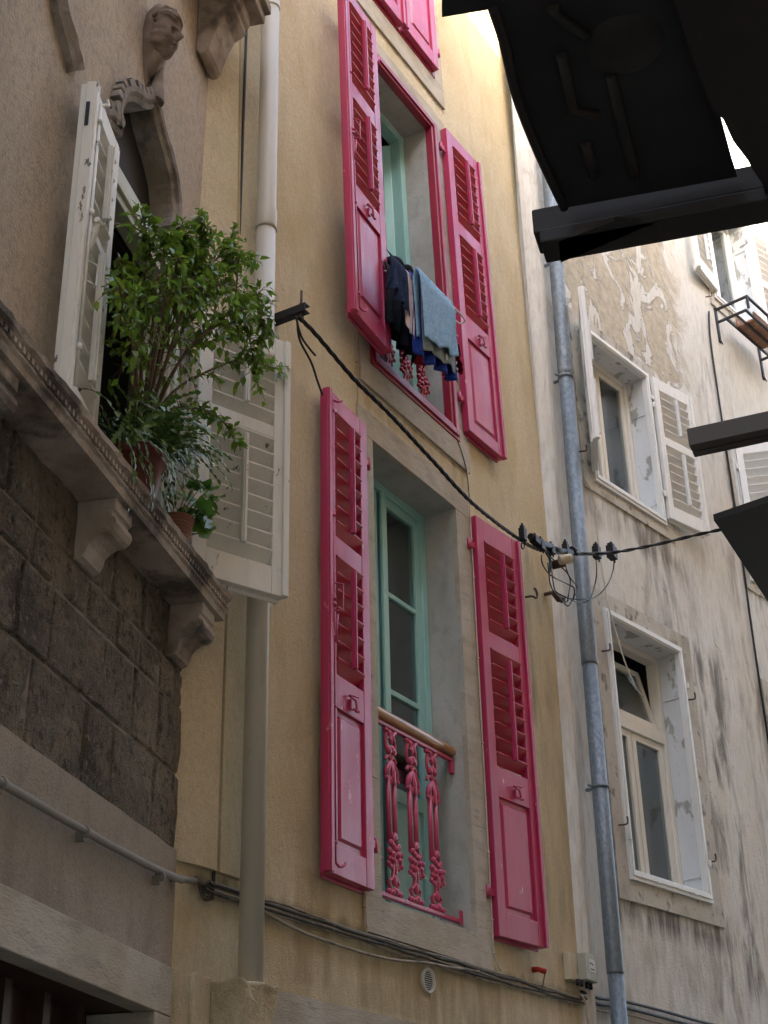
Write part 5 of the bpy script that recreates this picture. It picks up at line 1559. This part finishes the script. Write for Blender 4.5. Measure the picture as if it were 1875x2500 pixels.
PW = wp('L', -0.80, 4.004, 0.105)
X = thing('potted_ficus', 'weeping fig with a trailing cactus in a red clay pot on the palazzo ledge', 'potted plant', PW)
mb = MB()
mb.lathe([(0.0, 0.0), (0.072, 0.0), (0.076, 0.01), (0.080, 0.02), (0.098, 0.155), (0.108, 0.158), (0.112, 0.165), (0.115, 0.195), (0.110, 0.20), (0.100, 0.198), (0.098, 0.17), (0.0, 0.168)], (0, 0, 0), 36)
mb.build('pot', 'terracotta', X)
mb = MB(); mb.lathe([(0, 0.186), (0.05, 0.184), (0.099, 0.178)], (0, 0, 0), 24); o = mb.build('soil', 'soil', X)
offp = -Vector(PW)
R_ = random.Random(12)
branches = [
 [(335, 1060, .1), (325, 930, .12), (320, 800, .14), (300, 700, .15), (285, 630, .16)],
 [(340, 1060, .1), (345, 900, .14), (350, 760, .18), (365, 640, .22), (355, 570, .24), (350, 535, .25)],
 [(345, 1060, .1), (365, 900, .16), (400, 760, .2), (430, 650, .26), (445, 590, .3), (430, 560, .3)],
 [(350, 1060, .1), (385, 900, .16), (430, 760, .22), (480, 650, .3), (495, 580, .33), (480, 535, .33)],
 [(350, 1060, .1), (400, 900, .16), (470, 760, .24), (530, 680, .32), (570, 640, .36), (600, 640, .38)],
 [(355, 1060, .1), (410, 930, .16), (480, 830, .24), (560, 760, .32), (610, 720, .38), (635, 770, .4), (640, 800, .4)],
 [(355, 1060, .1), (420, 960, .16), (500, 910, .22), (580, 880, .3), (640, 890, .34), (690, 905, .36)],
 [(350, 1060, .1), (430, 1000, .16), (490, 1000, .2), (545, 1030, .22), (575, 1080, .24)],
 [(345, 1060, .1), (380, 860, .22), (410, 720, .3), (500, 700, .36), (560, 700, .4), (600, 740, .42)],
 [(345, 1060, .1), (370, 820, .2), (385, 700, .28), (400, 620, .3), (395, 580, .3)],
 [(345, 1060, .1), (330, 880, .2), (305, 760, .24), (290, 700, .26)],
 [(355, 1060, .1), (440, 880, .24), (520, 800, .3), (590, 800, .34), (615, 850, .36), (620, 930, .36)],
 [(350, 1060, .1), (420, 840, .26), (470, 700, .3), (540, 620, .34), (560, 590, .36)],
 [(350, 1060, .1), (400, 820, .2), (440, 720, .26), (470, 660, .3), (455, 620, .3)],
]
stem = MB(); fol = MB()
def rv():
    v = Vector((R_.uniform(-1, 1), R_.uniform(-1, 1), R_.uniform(-1, 1)))
    return v.normalized() if v.length > 0.01 else Vector((1, 0, 0))
tips = []
for bi, br in enumerate(branches):
    pts = [at('L', x, y, n) + offp for x, y, n in br]
    path = smooth_path(pts, 8)
    m_ = len(path)
    stem.tube(path, 0.005, 6, rs=[0.0065 * (1 - 0.75 * i / m_) + 0.001 for i in range(m_)])
    lo = int(m_ * (0.24 if bi not in (6, 7) else 0.30))
    for i in range(lo, m_, 1):
        t = (i - lo) / max(1, m_ - lo)
        # side twigs
        nt_ = (2 if t > 0.2 else (1 if R_.random() < 0.75 else 0)) if bi not in (6, 7) else 1
        for _ in range(nt_):
            dirv = (rv() + Vector((0.25, -0.3, 0.15))).normalized()
            ln = R_.uniform(0.05, 0.15) * (1 - 0.45 * t) * (1 if bi not in (6, 7) else 0.5)
            q0 = path[i]; q1 = q0 + dirv * ln * 0.6; q2 = q0 + dirv * ln + Vector((0, 0, -ln * 0.35))
            tw = smooth_path([q0, q1, q2], 3)
            stem.tube(tw, 0.0015, 4, rs=[0.0022, 0.002, 0.0018, 0.0016, 0.0013, 0.0011, 0.001][:len(tw)])
            for q in tw[1:]:
                if R_.random() < 0.74:
                    d = (dirv * 0.5 + rv() * 0.8 + Vector((0, 0, -0.45))).normalized()
                    leaf_quad(fol, q + rv() * 0.004, d, rv() * 0.6 + Vector((0, -0.4, 1)), R_.uniform(0.024, 0.056), R_.uniform(0.015, 0.028), R_.uniform(0.05, 0.4))
stem.build('stem', 'bark', X)
fol.build('foliage', 'leaf', X)
# trailing segmented cactus round the pot rim
cac = MB()
for k in range(110):
    a = R_.uniform(0, 6.28)
    p = Vector((0.07 * math.cos(a), 0.07 * math.sin(a), 0.19))
    v = Vector((math.cos(a) + 0.15, math.sin(a) - 0.1, R_.uniform(0.8, 3.4))).normalized() * 0.026
    nseg = R_.randint(5, 11) if k % 3 else R_.randint(8, 13)
    for j in range(nseg):
        leaf_quad(cac, p, v, rv() * 0.5 + Vector((0, -1, 0.6)), 0.032, 0.023, 0.05)
        leaf_quad(cac, p + v * 0.15, v, rv() + Vector((1, 0, 0.3)), 0.028, 0.010, 0.05)
        p = p + v
        v = (v + Vector((0.0006, 0, -0.0042)) + rv() * 0.005).normalized() * 0.026
        if p.y > 0.06: p.y = 0.06
# cascade to the right of the pot
cas = cac
for k in range(70):
    s0 = at('L', R_.uniform(285, 445), R_.uniform(1015, 1085), R_.uniform(.12, .2)) + offp
    v = Vector((R_.uniform(-.2, .7), R_.uniform(-.4, .2), R_.uniform(-.3, .9))).normalized() * 0.024
    p = s0
    for j in range(R_.randint(6, 13)):
        leaf_quad(cas, p, v, rv() * 0.5 + Vector((0, -1, 0.6)), 0.032, 0.022, 0.05)
        p = p + v
        v = (v + Vector((0.001, 0, -0.006)) + rv() * 0.006).normalized() * 0.024
cas.build('trailing_cactus', 'cactus', X)

# geranium in the small ribbed pot
PG = wp('L', -0.405, 4.004, 0.12)
X = thing('potted_geranium', 'round-leaved geranium in a small ribbed brown pot at the right end of the ledge', 'potted plant', PG)
mb = MB()
pr = [(0.0, 0.0), (0.043, 0.0)]
for k in range(9):
    z = 0.008 + k * 0.0125; r = 0.045 + 0.0022 * k
    pr += [(r, z), (r + 0.003, z + 0.004), (r + 0.003, z + 0.008), (r, z + 0.0115)]
pr += [(0.068, 0.122), (0.070, 0.132), (0.063, 0.134), (0.06, 0.12), (0, 0.118)]
mb.lathe(pr, (0, 0, 0), 28); mb.build('pot', 'terracotta2', X)
st = MB(); fl = MB()
for k in range(26):
    a = R_.uniform(0, 6.28); rr = R_.uniform(0.03, 0.12)
    top = Vector((rr * math.cos(a) + 0.05, rr * math.sin(a) * 0.8 - 0.03, 0.13 + R_.uniform(0.03, 0.15)))
    if k in (3, 7, 11): top = Vector((0.10 + R_.uniform(-.02, .04), -0.05, 0.10 + R_.uniform(-.05, .05)))
    st.tube(smooth_path([(0.01 * math.cos(a), 0.01 * math.sin(a), 0.115), (top.x * 0.5, top.y * 0.5, top.z * 0.75), tuple(top)], 4), 0.002, 5)
    R0 = R_.uniform(0.032, 0.052)
    nrm = (Vector((0.1, -0.6, 0.8)) + rv() * 0.7).normalized(); e1 = nrm.orthogonal().normalized(); e2 = nrm.cross(e1)
    ring_ = []
    for j in range(20):
        th = 2 * math.pi * j / 20
        rj = R0 * (0.88 + 0.12 * math.cos(th * 5)) * (0.45 if j == 0 else 1)
        ring_.append(top + (e1 * math.cos(th) + e2 * math.sin(th)) * rj + nrm * (0.005 * math.cos(th * 5) + 0.007))
    fl.add([top] + ring_, [(0, 1 + j, 1 + (j + 1) % 20) for j in range(20)], True)
st.build('stem', 'geranium', X); fl.build('foliage', 'geranium', X)

# ================================================================ iron planter rack under the topmost window
X = wthing('planter_rack', 'black iron planter rack bolted under the topmost right window', 'planter rack', 'R', 3.15, 9.0, 0.0)
mb = MB()
def bar(a, b, r=0.010): mb.box(min(a[0], b[0]) - r, max(a[0], b[0]) + r, min(a[1], b[1]) - r, max(a[1], b[1]) + r, min(a[2], b[2]) - r, max(a[2], b[2]) + r)
for u in (0.0, 0.85):
    mb = MB()
    mb.box(u - 0.018, u + 0.018, -0.014, 0, 0.0, 0.38)
    mb.tube([(u, -0.012, 0.03), (u, -0.03, -0.03)], 0.006, 6)
    mb.build('wall_plate', 'black_iron', X)
mb = MB()
for z_, d in ((0.36, 0.33), (0.22, 0.30)):
    bar((-0.0, -d, z_), (0.85, -d, z_)); bar((-0.0, -0.024, z_ + 0.0), (-0.0, -d + 0.022, z_)); bar((0.85, -0.024, z_), (0.85, -d + 0.022, z_))
bar((0.0, -0.10, 0.22), (0.85, -0.10, 0.22), 0.008); bar((0.0, -0.20, 0.22), (0.85, -0.20, 0.22), 0.008)
bar((0, -0.33, 0.24), (0, -0.33, 0.34)); bar((0.85, -0.33, 0.24), (0.85, -0.33, 0.34)); bar((0.42, -0.33, 0.24), (0.42, -0.33, 0.34))
mb.build('rails', 'black_iron', X)
X = wthing('wooden_box', 'weathered wooden tray resting in the black iron planter rack', 'tray', 'R', 3.36, 9.235, 0.20)
mb = MB(); mb.box(0, 0.50, -0.07, 0.09, 0.0, 0.02); mb.box(0, 0.5, -0.085, -0.0705, 0.0, 0.09); mb.box(0, 0.5, 0.0905, 0.105, 0, 0.09)
mb.build('tray', layered('weathered_plank', (0.25, 0.13, 0.08), [((0.4, 0.25, 0.18), 9, (1, 1, 1), 0.5, 0.65, 0.7)], 0.8), X)
for (u, z, lab, W) in ((0.55, 5.20, 'rusty iron shutter stay at the left of the lowest grey window, upper one', 'R'), (0.55, 4.02, 'rusty iron shutter stay at the left of the lowest grey window, lower one', 'R'),
                      (1.67, 5.15, 'rusty iron shutter stay at the right of the lowest grey window, upper one', 'R'), (1.67, 3.98, 'rusty iron shutter stay at the right of the lowest grey window, lower one', 'R'),
                      (0.50, 6.72, 'rusty iron shutter stay beside the upper grey window', 'R'), (3.0, 9.42, 'curled iron hook left of the planter rack', 'R')):
    X = wthing('shutter_stay', lab, 'hook', W, u, z, 0.014)
    mb = MB(); mb.tube(smooth_path([(-0.03, 0, -0.01), (-0.02, -0.03, -0.012), (0.0, -0.045, -0.005), (0.012, -0.045, 0.02), (0.008, -0.045, 0.045)], 4), 0.006, 6)
    mb.build('iron', 'rust', X)

# ================================================================ canopy overhead, hung on the opposite house
ohx = thing('opposite_house', 'plain warm-rendered house behind the viewer, across the narrow street', 'building', (0, -0.95, 0))
mb = MB()
mb.box(-9, 7.0, -4, 0, 0, 12.2); mb.box(7.001, 16, -4, -0.0, 0, 12.5)
mb.build('wall', 'terra_house', ohx)
mb = MB(); mb.box(-9.1, 7.0, -4.1, 0.20, 12.201, 12.35); mb.box(7.001, 16.1, -4.1, 0.20, 12.501, 12.65); mb.build('roof', 'roof', ohx)

X = thing('entrance_canopy', 'black sheet-metal canopy with a timber beam overhead, upper right corner', 'canopy', (2.2, -0.95, 3.6))
org = Vector((2.2, -0.95, 3.6))
def flat(pxs, z, th, name, mat, curve=None):
    """panel whose corners were measured on the horizontal level z"""
    poly = [hat(x, y, z) - org for x, y in pxs]
    m_ = MB()
    m_.prism([(p.x, p.y) for p in poly], lambda p: (p[0], p[1], z - 3.6), lambda p: (p[0], p[1], z - 3.6 + th))
    return m_.build(name, mat, X, fix=True)
sheet_px = [(1079, -160), (1079, 42), (1204, 22), (1212, 45), (1230, 101), (1250, 190), (1268, 255), (1293, 321), (1320, 385), (1350, 450), (1378, 508), (1800, 432), (1788, 395), (1755, 270), (1720, 100), (1690, -160)]
flat(sheet_px, 3.60, 0.012, 'roof_sheet', 'canopy')
edge = [hat(x, y, 3.595) - org for x, y in sheet_px[2:11]]
mb = MB(); mb.tube(smooth_path(edge, 3), 0.010, 8); mb.build('edge_trim', 'canopy_beam', X)
mb = MB()
for pts in ([(1350, 15), (1355, 35), (1430, 85)], [(1370, 130), (1400, 270), (1460, 280)], [(1430, 350), (1450, 430)], [(1490, 180), (1530, 350), (1550, 430)]):
    mb.tube([hat(x, y, 3.598) - org for x, y in pts], 0.012, 8)
mb.lathe([(0.0, -0.012), (0.06, -0.010), (0.075, 0.0)], tuple(hat(1525, 110, 3.6) - org), 24)
mb.build('stiffening_rib', 'canopy_beam', X)
# brick-dark side piece beyond the gap
flat([(1600, -160), (1640, -20), (1690, 140), (1738, 262), (1766, 292), (1790, 345), (1826, 392), (1838, 415), (1862, 450), (1875, 500), (1960, 640), (1990, -160)], 3.56, 0.03, 'side_board', 'canopy_beam')
# timber beam: two stepped boards
bA, bB = hat(1308, 575, 3.60) - org, hat(1875, 462, 3.60) - org
dv = (bB - bA).normalized(); end = bA + dv * ((0.0 - bA.y) / dv.y)
def beam(a, b, w0, w1, z0, z1, name, mat):
    d = (b - a).normalized(); s = Vector((d.y, -d.x, 0))
    m_ = MB(); vs = []
    for p in (a, b):
        for o_, z in ((w0, z0), (w1, z0), (w1, z1), (w0, z1)):
            q = p + s * o_; vs.append((q.x, q.y, z))
    m_.add(vs, [(0, 1, 2, 3), (7, 6, 5, 4), (0, 4, 5, 1), (1, 5, 6, 2), (2, 6, 7, 3), (3, 7, 4, 0)])
    return m_.build(name, mat, X, bevel=0.004, fix=True)
beam(bA, end, -0.045, 0.035, -0.02, 0.045, 'beam', 'canopy_beam')
a2 = hat(1327, 600, 3.58) - org
beam(a2, end + Vector((0.05, 0, 0)), -0.02, 0.06, -0.055, -0.0205, 'beam', 'canopy_beam')
flat([(1364, 590), (1369, 641), (1496, 589), (1560, 560), (1600, 545), (1500, 540)], 3.545, 0.012, 'edge_board', 'canopy_beam')

def canopy2(name, label, pts_fn):
    X2 = thing(name, label, 'canopy', pts_fn[0])
    return X2
# slim channel beam further along
q0, q1 = hat(1686, 1083, 3.62), hat(1875, 1042, 3.62)
X = thing('channel_beam', 'dark brown steel channel reaching over the street, right edge', 'beam', q0)
dv = (q1 - q0).normalized(); L_ = (q0.y + 0.95) / -dv.y
s = Vector((dv.y, -dv.x, 0))
mb = MB()
def bx(o0, o1, z0, z1):
    vs = []
    for t in (0, L_):
        for o_, z in ((o0, z0), (o1, z0), (o1, z1), (o0, z1)):
            q = dv * t + s * o_; vs.append((q.x, q.y, z))
    mb.add(vs, [(0, 1, 2, 3), (7, 6, 5, 4), (0, 4, 5, 1), (1, 5, 6, 2), (2, 6, 7, 3), (3, 7, 4, 0)])
bx(-0.04, -0.012, -0.025, 0.03); bx(0.0, 0.035, -0.025, 0.03); bx(-0.0118, -0.0002, 0.0, 0.03)
mb.build('channel', layered('brown_steel', (0.07, 0.055, 0.05), [((0.11, 0.055, 0.045), 9, (1, 1, 1), 0.55, 0.7, 0.7)], 0.6), X, bevel=0.002)
X = thing('awning_panel', 'pointed black awning panel jutting in from the right edge', 'awning', (4.0, -0.95, 3.5))
org = Vector((4.0, -0.95, 3.5))
flat([(1732, 1195), (1875, 1144), (2080, 1072), (2150, 1850), (1875, 1417), (1745, 1213)], 3.52, 0.02, 'panel', 'black')

# ================================================================ the ochre front leans back very slightly above the first floor
done = set()
def bend(o):
    if o.type == 'MESH' and o.data.name not in done:
        done.add(o.data.name)
        mw = o.matrix_world.copy(); inv = mw.inverted()
        for v in o.data.vertices:
            p = mw @ v.co
            if p.z > 5.9:
                p.y += 0.020 * (p.z - 5.9)
                v.co = inv @ p
    for c in o.children: bend(c)
bpy.context.view_layer.update()
bend(yh)

# look-alikes standing about the scene share a group
groups = {'wall_cable': 'thin cables fixed to the facades', 'bundle_cable': 'cables bundled along the foot of the walls', 'overhead_cable': 'overhead cable spans',
          'downpipe': 'downpipes on the facades', 'shutter_stay': 'rusty iron shutter stays', 'conduit_pipe': 'lengths of painted conduit', 'towel': 'laundry at the upper window',
          'shirt': 'laundry at the upper window', 'trousers': 'laundry at the upper window', 'potted_ficus': 'potted plants on the ledge', 'potted_geranium': 'potted plants on the ledge'}
for o in bpy.data.objects:
    if o.parent is None and o.get('category'):
        k = o.name.split('.')[0]
        if k in groups: o['group'] = groups[k]
